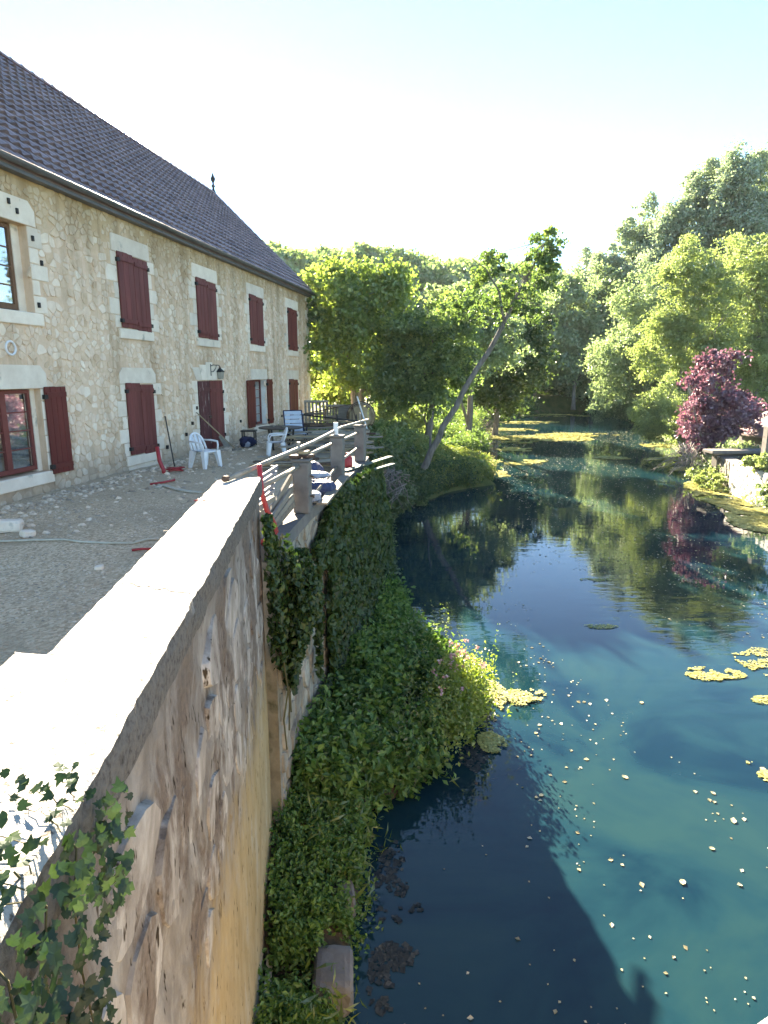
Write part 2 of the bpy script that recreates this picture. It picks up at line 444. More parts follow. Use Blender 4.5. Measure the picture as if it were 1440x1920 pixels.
def wall_face_material(name, k=1.0):
    m, nt, nn, L = new_mat(name)
    v = mapping(nt); vs = mapping(nt, (1.3, 1.3, .7))
    a = noise(nt, vs, 1.9, 7, .68, .4); b = noise(nt, v, 22, 6, .7); c = noise(nt, vs, 4.5, 6, .65, .3); d = noise(nt, v, 1.1, 4)
    col = ramp(nt, c.outputs[0], [(.3, tuple(k * q for q in (.235, .205, .18))), (.48, tuple(k * q for q in (.375, .34, .305))), (.66, tuple(k * q for q in (.575, .54, .495)))]).outputs[0]
    at_ = N(nt, 'ShaderNodeAttribute', attribute_name='tint')
    mr = N(nt, 'ShaderNodeMapRange'); mr.inputs[3].default_value = .9; mr.inputs[4].default_value = 1.1; L.new(at_.outputs['Fac'], mr.inputs[0])
    col = mixc(nt, 1, col, mr.outputs[0], 'MULTIPLY')
    st = ramp(nt, a.outputs[0], [(.49, (0, 0, 0)), (.57, (1, 1, 1))]).outputs[0]
    col = mixc(nt, N_mul(nt, st, .85), col, ramp(nt, b.outputs[0], [(.3, (.06, .042, .034)), (.7, (.19, .145, .115))]).outputs[0])
    # ochre limewash over the lower half of the wall
    sx = N(nt, 'ShaderNodeSeparateXYZ'); L.new(v, sx.inputs[0])
    k2 = N(nt, 'ShaderNodeMath', operation='MULTIPLY_ADD'); L.new(c.outputs[0], k2.inputs[0]); k2.inputs[1].default_value = 1.5; L.new(sx.outputs[2], k2.inputs[2])
    oc = N_map(nt, k2.outputs[0], 3.25, 2.6)
    stk = noise(nt, mapping(nt, (3, 3, 1.1)), 1.6, 6, .65)
    ocol = ramp(nt, stk.outputs[0], [(.3, (.34, .235, .105)), (.55, (.46, .335, .17)), (.72, (.50, .43, .32))]).outputs[0]
    col = mixc(nt, N_mul(nt, oc, .8), col, ocol)
    pits = ramp(nt, noise(nt, mapping(nt, (1, 1, .35)), 26, 3, .5).outputs[0], [(.30, (.12, .09, .06)), (.36, (1, 1, 1))]).outputs[0]
    col = mixc(nt, 1, col, pits, 'MULTIPLY')
    foot = N_map(nt, sx.outputs[2], .42, .3)
    col = mixc(nt, N_mul(nt, foot, .7), col, (.5, .48, .44))
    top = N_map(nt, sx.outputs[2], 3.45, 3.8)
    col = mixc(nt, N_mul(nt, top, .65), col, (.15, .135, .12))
    finish(nt, col, .95, b.outputs[0], .7, .012, .15); return m
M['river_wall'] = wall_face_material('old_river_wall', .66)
M['river_stone'] = wall_face_material('old_river_wall_stone', .84)
M['terrace_stone'] = simple('terrace_wall_stone', (.2, .165, .125), (.4, .35, .28), 5, .95, .6, .015, tint=.3, dirt=((.09, .085, .05), 2.5, .6))
M['white_wall'] = simple('sunlit_limewash', (.6, .58, .54), (.75, .73, .69), 3, .9, .4, .01, dirt=((.3, .27, .22), 1.5, .66))

def gravel_material():
    m, nt, nn, L = new_mat('gravel_ground')
    v = mapping(nt)
    vo = N(nt, 'ShaderNodeTexVoronoi'); vo.inputs['Scale'].default_value = 32; L.new(v, vo.inputs['Vector'])
    n = noise(nt, v, .5, 5, .6); n2 = noise(nt, v, 11, 6, .7)
    c = ramp(nt, vo.outputs['Color'], [(.1, (.38, .26, .16)), (.6, (.65, .47, .31)), (.95, (.80, .63, .44))]).outputs[0]
    e = ramp(nt, n.outputs[0], [(.42, (0, 0, 0)), (.62, (1, 1, 1))]).outputs[0]
    c = mixc(nt, N_mul(nt, e, .75), c, ramp(nt, n2.outputs[0], [(.3, (.30, .21, .13)), (.7, (.54, .41, .28))]).outputs[0])
    sx = N(nt, 'ShaderNodeSeparateXYZ'); L.new(v, sx.inputs[0])
    k = N_map(nt, sx.outputs[1], 10, 15)
    c = mixc(nt, N_mul(nt, k, .75), c, ramp(nt, n2.outputs[0], [(.25, (.34, .255, .17)), (.75, (.60, .475, .34))]).outputs[0])
    finish(nt, c, .95, vo.outputs['Distance'], .8, .02, .15); return m
M['gravel'] = gravel_material()

def water_material():
    m, nt, nn, L = new_mat('river_water')
    v = mapping(nt); vr = mapping(nt, (.6, 1.7, 1))
    n1 = noise(nt, vr, 2.2, 3, .5); n2 = noise(nt, v, .25, 4, .6, .6); n3 = noise(nt, v, .5, 5, .6, 1.2)
    c = ramp(nt, n3.outputs[0], [(.35, (.0015, .016, .028)), (.5, (.005, .029, .038)), (.65, (.010, .038, .040))]).outputs[0]
    st = ramp(nt, n2.outputs[0], [(.42, (.08, .08, .08)), (.66, (.8, .8, .8))]).outputs[0]
    bp = N(nt, 'ShaderNodeBump'); bp.inputs['Distance'].default_value = .009
    L.new(st, bp.inputs['Strength']); L.new(n1.outputs[0], bp.inputs['Height'])
    b = N(nt, 'ShaderNodeBsdfPrincipled'); o = N(nt, 'ShaderNodeOutputMaterial')
    L.new(c, b.inputs['Base Color']); b.inputs['Roughness'].default_value = .015; b.inputs['IOR'].default_value = 1.34
    b.inputs['Specular IOR Level'].default_value = .5
    L.new(bp.outputs[0], b.inputs['Normal']); L.new(b.outputs[0], o.inputs[0]); return m
M['water'] = water_material()
M['algae'] = leaf_mat('floating_algae', (.20, .21, .06), (.44, .41, .13), .1, (.62, .55, .2))
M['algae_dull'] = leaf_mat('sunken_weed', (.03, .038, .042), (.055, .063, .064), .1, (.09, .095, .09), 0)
M['foam'] = leaf_mat('floating_flecks', (.2, .165, .08), (.46, .39, .22), .2, (.66, .6, .45))
#@@STRUCT
# ------------------------------------------------------------------ setting: ground, water, banks, hill
g = MB(); g.add([(-1500, -1500, -1.5), (1500, -1500, -1.5), (1500, 2500, -1.5), (-1500, 2500, -1.5)], [(0, 1, 2, 3)])
tag(g.build('ground', M['bank_grass']), kind='structure')
g = MB(); g.add([(-4, -45, 0), (70, -45, 0), (70, 110, 0), (-4, 110, 0)], [(0, 1, 2, 3)])
tag(g.build('water', M['water']), kind='structure')

# terrace (gravel): sheet with small undulations
xs = np.linspace(-12, -0.55, 150); ys = np.linspace(-2, 36, 300)
X, Y = np.meshgrid(xs, ys)
TZ = 2.35
def terrace_h(x, y):
    x = np.asarray(x, float); y = np.asarray(y, float)
    return TZ + (fbm(x * .7, y * .7, 3) - .47) * .10 + (fbm(x * 5, y * 5, 9) - .47) * .03 + np.clip((y - 16) / 17, 0, 1) * .10
inner = -1.05 - .0995 * (Y - 2)
E = np.where(Y < 5.3, inner - .12, np.where(Y < 14, -1.25 + (Y - 5.3) * .085, -.6))
X = np.minimum(X, E) + 0 * Y
tag(link('terrace_ground', grid_mesh('terrace_ground', X, Y, terrace_h(X, Y), M['gravel'])), kind='structure')

# left bank beyond the terrace
LB = [(-60, -.6), (5, -.6), (12.3, -.35), (15, -.1), (20, .3), (23, .9), (25, 2.0), (26.5, 2.9), (28, 4.9), (31, 5.2), (33, 3.6), (36, 4.2), (40, 6.6), (50, 7.6), (60, 9), (75, 14), (84, 24), (88, 40), (96, 60)]
lby = np.array([p[0] for p in LB]); lbx = np.array([p[1] for p in LB])
def left_edge(y): return np.interp(y, lby, lbx)
def left_h(x, y):
    d = left_edge(y) + (fbm(np.asarray(y) * .8, np.asarray(x) * .3, 5) - .5) * .6 - x
    h = np.where(y < 22, 2.25 * np.clip(d / 1.2, -.5, 1) ** 1, .55 * np.clip(d / .6, -.8, 1) + np.clip((d - 2.2) / 3.5, 0, 1) * 1.5)
    k = np.clip((y - 19) / 5, 0, 1); h2 = .5 * np.clip(d / .6, -.8, 1) + np.clip((d - 1.8) / 3.2, 0, 1) * 1.55
    h1 = 2.15 * np.clip(d / 1.4, -.5, 1)
    return h1 * (1 - k) + h2 * k + (fbm(x * .9, y * .9, 21) - .5) * .22
xs = np.concatenate([np.linspace(-160, -12, 40), np.linspace(-11, 14, 110), np.linspace(15, 60, 40)])
ys = np.concatenate([np.linspace(12.4, 45, 130), np.linspace(46, 112, 60)])
X, Y = np.meshgrid(xs, ys)
H = left_h(X, Y)
keep = ~((X[:-1, :-1] < -1.5) & (Y[:-1, :-1] < 33.5)) & (X[:-1, :-1] < left_edge(Y[:-1, :-1]) + 1.5)
tag(link('left_bank', grid_mesh('left_bank', X, Y, H, M['bank_grass'], True, keep)), kind='structure')
# right bank
RB = [(-45, 9), (0, 11), (12, 11.8), (20, 12.9), (24, 13.7), (28.5, 15), (33, 15.6), (37, 17.6), (46, 20.3), (60, 24), (72, 26.5), (82, 26.4), (112, 28)]
rby = np.array([p[0] for p in RB]); rbx = np.array([p[1] for p in RB])
def right_edge(y): return np.interp(y, rby, rbx)
def right_h(x, y):
    d = x - right_edge(y) - (fbm(np.asarray(y) * .7, np.asarray(x) * .3, 6) - .5) * .7
    return .45 * np.clip(d / .7, -.8, 1) + np.clip((d - .8) / 6, 0, 1) * 1.2 + (fbm(x * .8, y * .8, 22) - .5) * .2
xs = np.concatenate([np.linspace(8, 40, 130), np.linspace(42, 200, 30)]); ys = np.linspace(-45, 112, 160)
X, Y = np.meshgrid(xs, ys)
keep = X[:-1, :-1] > right_edge(Y[:-1, :-1]) - 1.4
tag(link('right_bank', grid_mesh('right_bank', X, Y, right_h(X, Y), M['bank_grass'], True, keep)), kind='structure')
# wooded hill
def hill_h(x, y):
    c = np.interp(x, [-200, -80, -31, -17, 20, 55, 120, 260], [40, 38, 34.5, 32.5, 28.5, 24, 17, 9])
    k = np.clip((y - 96) / 88, 0, 1); k = k * k * (3 - 2 * k)
    return c * k + (fbm(x * .03, y * .03, 31) - .5) * 8 * k - .4
xs = np.linspace(-260, 300, 110); ys = np.linspace(92, 330, 60)
X, Y = np.meshgrid(xs, ys)
tag(link('hill', grid_mesh('hill', X, Y, hill_h(X, Y), M['bank_grass'])), kind='structure')
cs, ss, ts = [], [], []
rg = np.random.default_rng(3)
for k in range(900):
    x = rg.uniform(-75, 95); y = rg.uniform(110, 192)
    z = float(hill_h(x, y)); r = rg.uniform(2.6, 4.6); n = 120
    d = rg.normal(size=(n, 3)); d /= np.linalg.norm(d, axis=1)[:, None]; d[:, 2] = np.abs(d[:, 2]) * 1.15 - .25
    cs.append(np.array([x, y, z + r * .75]) + d * r * rg.uniform(.72, 1.06, (n, 1)))
    ss.append(rg.uniform(.8, 1.5, n)); ts.append(np.clip(rg.normal(rg.uniform(.25, .75), .2, n), 0, 1))
hw = link('hill_woods', leaf_mesh('hill_woods', M['hill_leaf'], np.concatenate(cs), np.concatenate(ss), .5, None, np.concatenate(ts), .45, 1))
tag(hw, 'green wooded hillside rising behind the river trees', 'woodland', kind='stuff')

# ------------------------------------------------------------------ stones laid in a plane (rounded cells)
def clip_half(poly, px, py, nx, ny):
    out = []; n = len(poly)
    for i in range(n):
        a, b = poly[i], poly[(i + 1) % n]
        da = (a[0] - px) * nx + (a[1] - py) * ny; db = (b[0] - px) * nx + (b[1] - py) * ny
        if da <= 0: out.append(a)
        if (da < 0 < db) or (db < 0 < da):
            t = da / (da - db); out.append((a[0] + (b[0] - a[0]) * t, a[1] + (b[1] - a[1]) * t))
    return out
def stone_cells(x0, x1, y0, y1, dx, dy, jit, rects=(), rnd=random, skip=None):
    nr = int((y1 - y0) / dy * 1.12) + 2; pts = {}
    yc = y0 - dy
    for r in range(-1, nr + 1):
        hr = dy * rnd.choice((.6, .8, 1, 1, 1.3, 1.6)); yc += hr
        w = dx * rnd.uniform(.6, 1.2) * (hr / dy) ** .5; nc = int((x1 - x0) / w) + 2; row = []
        for c in range(-1, nc):
            row.append((x0 + (c + (r % 2) * .5 + rnd.uniform(-jit, jit)) * w, yc - hr * .5 + rnd.uniform(-jit, jit) * .75 * hr))
        pts[r] = row
    out = []
    for r in range(0, nr):
        for p in pts[r]:
            if not (x0 < p[0] < x1 and y0 < p[1] < y1): continue
            if skip and skip(*p): continue
            if any(a < p[0] < b and c < p[1] < d for a, b, c, d in rects): continue
            poly = [(p[0] - dx * 1.1, p[1] - dy), (p[0] + dx * 1.1, p[1] - dy), (p[0] + dx * 1.1, p[1] + dy), (p[0] - dx * 1.1, p[1] + dy)]
            for rr in (r - 2, r - 1, r, r + 1, r + 2):
                for q in pts.get(rr, ()):
                    if q is p or abs(q[0] - p[0]) > 2.4 * dx: continue
                    nx, ny = q[0] - p[0], q[1] - p[1]
                    poly = clip_half(poly, (p[0] + q[0]) / 2, (p[1] + q[1]) / 2, nx, ny)
                    if len(poly) < 3: break
                if len(poly) < 3: break
            for (px, py, nx, ny) in ((x0, 0, -1, 0), (x1, 0, 1, 0), (0, y0, 0, -1), (0, y1, 0, 1)):
                if len(poly) >= 3: poly = clip_half(poly, px, py, nx, ny)
            if len(poly) >= 3: out.append(poly)
    return out
def stone_verts(poly, gap, cut, inset, proud, rnd=random, tilt=.05):
    cx = sum(p[0] for p in poly) / len(poly); cy = sum(p[1] for p in poly) / len(poly)
    rad = sum(math.hypot(p[0] - cx, p[1] - cy) for p in poly) / len(poly)
    k = max(.3, 1 - gap / rad)
    poly = [(cx + (p[0] - cx) * k, cy + (p[1] - cy) * k) for p in poly]
    ring = []; n = len(poly)
    for i in range(n):
        a, b, c = poly[i - 1], poly[i], poly[(i + 1) % n]
        if math.hypot(a[0] - b[0], a[1] - b[1]) < .015: continue
        u = cut * rnd.uniform(.7, 1.3)
        ring.append((b[0] + (a[0] - b[0]) * u, b[1] + (a[1] - b[1]) * u)); ring.append((b[0] + (c[0] - b[0]) * u, b[1] + (c[1] - b[1]) * u))
    if len(ring) < 4: return None
    k2 = max(.5, 1 - inset / rad); tx, ty = rnd.uniform(-tilt, tilt), rnd.uniform(-tilt, tilt) * 1.2
    lo = [(p[0], p[1], -.02) for p in ring]
    hi = [(cx + (p[0] - cx) * k2, cy + (p[1] - cy) * k2, max(.002, proud + (p[0] - cx) * tx + (p[1] - cy) * ty)) for p in ring]
    m = len(ring)
    fs = [(i, (i + 1) % m, m + (i + 1) % m, m + i) for i in range(m)] + [tuple(range(m, 2 * m))]
    return lo + hi, fs, (cx, cy), rad
def lay_stones(name, cells, frame, mat, parent, gap, cut, inset, proud, dist, limit=300, rnd=random, flip=False, tilt=.05):
    """frame(x, y, h) -> world; nearest/largest cells become single objects, the rest one joined part"""
    items = []
    for poly in cells:
        r = stone_verts(poly, gap * rnd.uniform(.5, 2.0), cut, inset, rnd.uniform(*proud), rnd, tilt)
        if r is None: continue
        vs, fs, c, rad = r
        w = [frame(*q) for q in vs]
        if flip: fs = [f[::-1] for f in fs]
        items.append((rad / max(.5, dist(frame(c[0], c[1], 0))), w, fs, min(1, max(0, rnd.gauss(.5, .25)))))
    items.sort(key=lambda t: -t[0])
    rest = MB()
    for k, (_, w, fs, t) in enumerate(items):
        if k < limit:
            mb = MB(); mb.add(w, fs, t); mb.build(name, mat, parent)
        else: rest.add(w, fs, t)
    if rest.v: tag(rest.build(name + '_mass', mat, parent), kind='stuff')
def cam_dist(p): return math.sqrt(p[0] ** 2 + p[1] ** 2 + (p[2] - CAM_H) ** 2)

# ------------------------------------------------------------------ the house
TH = R(9.5)
HD = Vector((math.sin(TH), math.cos(TH), 0)); HN = Vector((math.cos(TH), -math.sin(TH), 0))
HP = Vector((-5.70, 21.0, 0))
def W(s, off, z): return HP + HD * s + HN * off + Vector((0, 0, z))
HM = Matrix((HD, HN, Vector((0, 0, 1)))).transposed()
S0, S1, DEPTH = -13.0, 12.0, 8.4
house = thing('stone_house', 'long two storey limestone house with brown tiled roof and dark red shutters', 'house', HP)
bpy.context.view_layer.update()
class HB(MB):      # house coordinates (s, off, z) relative to the house empty
    def hbox(s, s0, s1, o0, o1, z0, z1, tint=.5, bev=0):
        a = W((s0 + s1) / 2, (o0 + o1) / 2, (z0 + z1) / 2) - HP
        s.box(a, (s1 - s0, o1 - o0, z1 - z0), HM, tint, bev)
def L_(s, off, z): return W(s, off, z) - HP
OPEN = {  # name: (s0, s1, z0, z1, real opening)
    'up1': (-9.35, -7.75, 5.96, 7.60, True), 'up2': (-4.70, -3.33, 5.88, 7.66, False), 'up3': (-.45, .95, 5.88, 7.66, False),
    'up4': (3.97, 5.36, 5.88, 7.68, False), 'up5': (8.57, 9.87, 5.84, 7.65, False),
    'g1': (-9.50, -7.86, 2.80, 4.48, True), 'g2': (-4.77, -3.47, 2.72, 4.53, False), 'door': (-.72, 1.13, 2.35, 4.58, False),
    'g3': (4.03, 5.48, 2.79, 4.57, True), 'g4': (8.50, 9.74, 2.40, 4.55, False)}
wall = HB()
def wall_band(z0, z1, holes):
    s = S0
    for a, b in sorted(holes):
        wall.hbox(s, a, -.5, 0, z0, z1); s = b
    wall.hbox(s, S1, -.5, 0, z0, z1)
zc = sorted({1.2, 8.62} | {o[2] for o in OPEN.values() if o[4]} | {o[3] for o in OPEN.values() if o[4]})
for z0, z1 in zip(zc, zc[1:]):
    wall_band(z0, z1, [(o[0], o[1]) for o in OPEN.values() if o[4] and o[2] <= z0 + 1e-6 and o[3] >= z1 - 1e-6])
wall.hbox(S0, S0 + .5, -DEPTH, -.502, 1.2, 8.62); wall.hbox(S1 - .5, S1, -DEPTH, -.502, 1.2, 8.62)
wall.hbox(S0 + .502, S1 - .502, -DEPTH, -DEPTH + .5, 1.2, 8.62)
wall.hbox(S0 + .502, S1 - .502, -DEPTH + .502, -.502, 5.0, 5.2)
wall_o = wall.build('wall', M['mortar'], house)
# dressed surrounds
dr = random.Random(5)
def dressed(s0, s1, z0, z1, t=None, pr=.022):
    m = HB(); pr = pr + dr.uniform(-.003, .006)
    m.hbox(s0 + .006, s1 - .006, -.12, pr, z0 + .006, z1 - .006, dr.random() if t is None else t, .012)
    m.build('dressed_stone', M['dressed'], wall_o)
rects = []
for k, (s0, s1, z0, z1, real) in OPEN.items():
    lin = .46 if k in ('up1', 'g1') else .40
    nj = 5 if k != 'door' else 6
    if k == 'door':
        # flat arch of five voussoirs
        n = 5
        for i in range(n):
            a0, a1 = -.45 + 1.9 * i / n * 1.42 - .42, -.45 + 1.9 * (i + 1) / n * 1.42 - .42
            b0, b1 = s0 - .05 + (s1 - s0 + .1) * i / n, s0 - .05 + (s1 - s0 + .1) * (i + 1) / n
            m = HB(); h = .40 + .17 * (1 - abs(i - 2) / 2)
            a0 = b0 + (i - 2.5) * .10; a1 = b1 + (i - 1.5) * .10
            p = [L_(b0 + .006, -.1, z1 + .01), L_(b1 - .006, -.1, z1 + .01), L_(b1 - .006, .024, z1 + .01), L_(b0 + .006, .024, z1 + .01),
                 L_(a0 + .006, -.1, z1 + h), L_(a1 - .006, -.1, z1 + h), L_(a1 - .006, .024, z1 + h), L_(a0 + .006, .024, z1 + h)]
            m.hexa(p, dr.random()); m.build('voussoir', M['dressed'], wall_o)
        rects.append((s0 - .35, s1 + .35, z1, z1 + .55))
    else:
        e = dr.uniform(.16, .3)
        m = HB(); a, b = s0 - e, s1 + e; hz = z1 + lin
        ch = .16 if k in ('g2', 'up1', 'g1') else .04
        pts = [(a, z1 + .008), (b, z1 + .008), (b, hz - ch), (b - ch, hz), (a + ch, hz), (a, hz - ch)]
        lo = [L_(x, -.12, z) for x, z in pts]; hi = [L_(x, .026, z) for x, z in pts]
        m.add(lo + hi, [(5, 4, 3, 2, 1, 0), tuple(range(6, 12))] + [(i, (i + 1) % 6, 6 + (i + 1) % 6, 6 + i) for i in range(6)], dr.random())
        m.build('lintel', M['dressed'], wall_o); rects.append((a, b, z1, hz))
        e2 = dr.uniform(.08, .2)
        m = HB(); m.hbox(s0 - e2, s1 + e2, -.25 if real else -.1, .06, z0 - .25, z0 - .004, dr.random(), .015); m.build('sill', M['dressed'], wall_o)
        rects.append((s0 - e2, s1 + e2, z0 - .26, z0))
        if k == 'g2':
            m = HB(); m.hbox(s0 - .12, s1 + .1, -.1, .02, 2.2, z0 - .256, .3, .015); m.build('dressed_stone', M['dressed'], wall_o)
    for side in (0, 1):
        z = z0
        for i in range(nj):
            h = (z1 - z0) / nj * dr.uniform(.85, 1.15)
            zt = z1 if i == nj - 1 else min(z + h, z1 - .12)
            wd = (.42 if (i + side) % 2 else .22) * dr.uniform(.85, 1.2)
            if side == 0:
                dressed(s0 - wd, s0, z, zt); rects.append((s0 - wd, s0, z, zt))
            else:
                dressed(s1, s1 + wd, z, zt); rects.append((s1, s1 + wd, z, zt))
            z = zt
    rects.append((s0, s1, z0, z1))
# corner quoins at the far end
z = 2.3; i = 0
while z < 8.3:
    h = dr.uniform(.3, .42); wd = .55 if i % 2 else .32
    dressed(S1 - wd, S1 + .012, z, min(z + h, 8.5)); rects.append((S1 - wd, S1, z, z + h)); z += h; i += 1
rs = random.Random(12)
def skip(x, y): return False
cells = stone_cells(-11.5, S1 - .02, 2.2, 8.50, .27, .135, .36, [(a + .02, b - .02, c - .05, d + .05) for a, b, c, d in rects], rs)
cells = [c for c in cells if rs.random() < .88]
lay_stones('rubble_stone', cells, lambda x, y, h: L_(x, h, y), M['rubble'], wall_o, .010, .17, .012, (.002, .024), lambda p: cam_dist(Vector(p) + HP), 290, rs, False, .11)

# roof
E_OFF, E_Z, R_OFF, R_Z, R_S1, E_S1 = .20, 8.62, -4.2, 13.05, 11.05, 12.14
roof = HB()
e0, e1 = L_(S0 - .2, E_OFF, E_Z), L_(E_S1, E_OFF, E_Z)
r0, r1 = L_(S0 - .2, R_OFF, R_Z), L_(R_S1, R_OFF, R_Z)
b0, b1 = L_(S0 - .2, -DEPTH - .2, E_Z), L_(E_S1, -DEPTH - .2, E_Z)
dn = Vector((0, 0, -.09))
roof.add([e0, e1, r1, r0, b0, b1] + [p + dn for p in (e0, e1, r1, r0, b0, b1)],
         [(0, 1, 2, 3), (3, 2, 5, 4), (1, 5, 2), (9, 8, 7, 6), (10, 11, 8, 9), (0, 3, 4), (6, 7, 1, 0), (7, 11, 5, 1), (4, 5, 11, 10)], .5)
roof_o = roof.build('roof', M['tile'], house)
SL = (L_(0, R_OFF, R_Z) - L_(0, E_OFF, E_Z)); SLL = SL.length; SLN = SL.normalized()
RN = HD.cross(SLN); RN = RN if RN.z > 0 else -RN
ROWS = 19; RP = SLL / ROWS; TWD = .30
def tile_template():
    """wavy interlocking tile in (s, up-slope, normal) coordinates"""
    n = 7; lo, hi = [], []
    for i in range(n):
        x = TWD * i / (n - 1); w = .030 * math.cos(2 * math.pi * i / (n - 1)) + .008
        lo.append((x, 0, .088 + w)); hi.append((x, RP + .03, .012 + w))
    dnr = [(x, 0.004, z - .075) for x, _, z in lo]
    v = lo + hi + dnr
    f = [(i, i + 1, n + i + 1, n + i) for i in range(n - 1)] + [(2 * n + i, 2 * n + i + 1, i + 1, i) for i in range(n - 1)]
    return v, f
tv, tf = tile_template()
tme = bpy.data.meshes.new('roof_tile'); 
def tw(s, q): return L_(0, E_OFF, E_Z) + HD * (s + q[0]) + SLN * q[1] + RN * q[2]
spots = []
tr = random.Random(4)
for r in range(ROWS):
    lim = E_S1 - (E_S1 - R_S1) * (r + .6) / ROWS
    s = S0 - .15
    while s + TWD <= lim + .15:
        spots.append((s, r)); s += TWD
def tdist(s, r): return cam_dist(W(s, E_OFF, E_Z) + SLN * RP * r)
vis = [q for q in spots if W(q[0], 0, 0).y > 9.5]
vis.sort(key=lambda q: tdist(*q))
near = set(vis[:300])
rest = MB()
loc = [(HD * q[0] + SLN * q[1] + RN * q[2]) for q in tv]
variants = []
for k in range(6):
    mb = MB(); mb.add(loc, tf, k / 5); variants.append(mb.mesh('roof_tile')); variants[-1].materials.append(M['tile'])
for q in spots:
    o = L_(0, E_OFF, E_Z) + HD * q[0] + SLN * (q[1] * RP) + RN * tr.uniform(-.004, .004)
    if q in near:
        ob = link('roof_tile', variants[tr.randrange(6)], roof_o); ob.location = o
    else:
        rest.add([o + p for p in loc], tf, tr.random())
tag(rest.build('roof_tile_mass', M['tile'], roof_o), kind='stuff')
# ridge tiles, hip tiles, finial
def cap_run(a, b, L, name):
    n = int((b - a).length / L); d = (b - a) / n
    for i in range(n):
        m = MB(); p = a + d * i; y = d.normalized(); x = y.cross(Vector((0, 0, 1))).normalized(); z = x.cross(y)
        vs = []
        for t, rr in ((0, .135), (d.length + .04, .115)):
            for k in range(7):
                an = math.pi * k / 6; vs.append(p + y * t + x * rr * math.cos(an) + z * (rr * math.sin(an) - .03))
        m.add(vs, [(k, k + 1, 8 + k, 7 + k) for k in range(6)] + [tuple(range(6, -1, -1))], tr.random())
        m.build(name, M['tile'], roof_o)
cap_run(L_(S0 - .2, R_OFF, R_Z + .05), L_(R_S1, R_OFF, R_Z + .05), .42, 'ridge_tile')
cap_run(r1 + Vector((0, 0, .03)), e1 + Vector((0, 0, .05)), .40, 'hip_tile')
m = MB(); m.lathe(L_(R_S1, R_OFF, R_Z + .1), [(.12, 0), (.07, .08), (.045, .2), (.1, .27), (.045, .33), (.04, .42), (.1, .52), (.11, .6), (.05, .72), (.005, .86)], 10)
m.build('finial', M['iron'], roof_o, True)
# gutter + fascia
m = MB(); n = 7; vs = []
for s in (S0 - .2, E_S1 + .05):
    for k in range(n):
        a = math.pi + math.pi * k / (n - 1); vs.append(L_(s, E_OFF + .09 + .085 * math.cos(a), E_Z + .02 + .085 * math.sin(a)))
    for k in range(n):
        a = 2 * math.pi - math.pi * k / (n - 1); vs.append(L_(s, E_OFF + .09 + .078 * math.cos(a), E_Z + .025 + .078 * math.sin(a)))
q = 2 * n
m.add(vs, [(k, (k + 1) % q, q + (k + 1) % q, q + k) for k in range(q)] + [tuple(range(q)), tuple(range(2 * q - 1, q - 1, -1))])
m.build('gutter', M['zinc'], house)
m = HB(); m.hbox(S0 - .1, S1 + .08, .003, E_OFF - .005, E_Z - .16, E_Z - .092); m.build('eaves_board', M['zinc'], house)

# shutters
def shutter(s0, s1, z0, z1, off, mat, boards=3, name='shutter', hinge_side=0, open_=False, rot=0.0, ragged=0):
    m = HB(); m.hbox(s0 + .012, s1 - .012, off - .012, off - .002, z0 + .03, z1 - .03, .3)
    sh = m.build(name, mat, house)
    for zz in (z0 + .16, z1 - .16):
        m = HB(); m.hbox(s0 + .02, s1 - .02, off + .033, off + .055, zz - .05, zz + .05, .3); m.build('rail', mat, sh)
    w = (s1 - s0) / boards
    for i in range(boards):
        b = HB(); dz = dr.uniform(-.006, .006)
        b.hbox(s0 + i * w + .003, s0 + (i + 1) * w - .003, off, off + .03 + dr.uniform(-.002, .002), z0 + dz, z1 + dz - (ragged if i == boards - 1 else 0), dr.random(), .005)
        b.build('board', mat, sh)
    for zz in (z0 + .16, z1 - .2):
        h = HB(); e = s0 if hinge_side == 0 else s1
        h.hbox(e - .05, e + .05, off - .01, off + .058, zz - .045, zz + .045)
        h.build('hinge', M['iron'], sh)
    return sh
for k in ('up2', 'up3', 'up4', 'up5', 'g2', 'g4'):
    s0, s1, z0, z1, _ = OPEN[k]; mid = (s0 + s1) / 2
    shutter(s0, mid - .006, z0 + .02, z1 + .02, .03, M['red_paint'], 3, 'shutter', 0)
    shutter(mid + .006, s1, z0 - .02, z1 - .02, .032, M['red_paint'], 3, 'shutter', 1)
m = HB(); m.hbox(8.52, 9.72, .064, .078, 2.42, 2.95); m.build('weathered_foot', M['old_wood'], house)
shutter(-7.82, -7.16, 2.71, 4.51, .05, M['red_paint_bright'], 4, 'shutter', 0)
shutter(3.31, 4.01, 2.78, 4.56, .05, M['red_paint_bright'], 4, 'shutter', 1)
shutter(5.50, 6.12, 2.79, 4.58, .05, M['red_paint_bright'], 4, 'shutter', 0)
# shutter pins and hooks beside the open windows
for s, z in ((-7.64, 7.38), (-7.66, 6.12), (-7.45, 6.95), (-8.2, 7.93), (-8.0, 7.8)):
    m = HB(); m.hbox(s - .025, s + .025, .02, .06, z - .05, z + .05); m.build('shutter_pin', M['iron'], house)
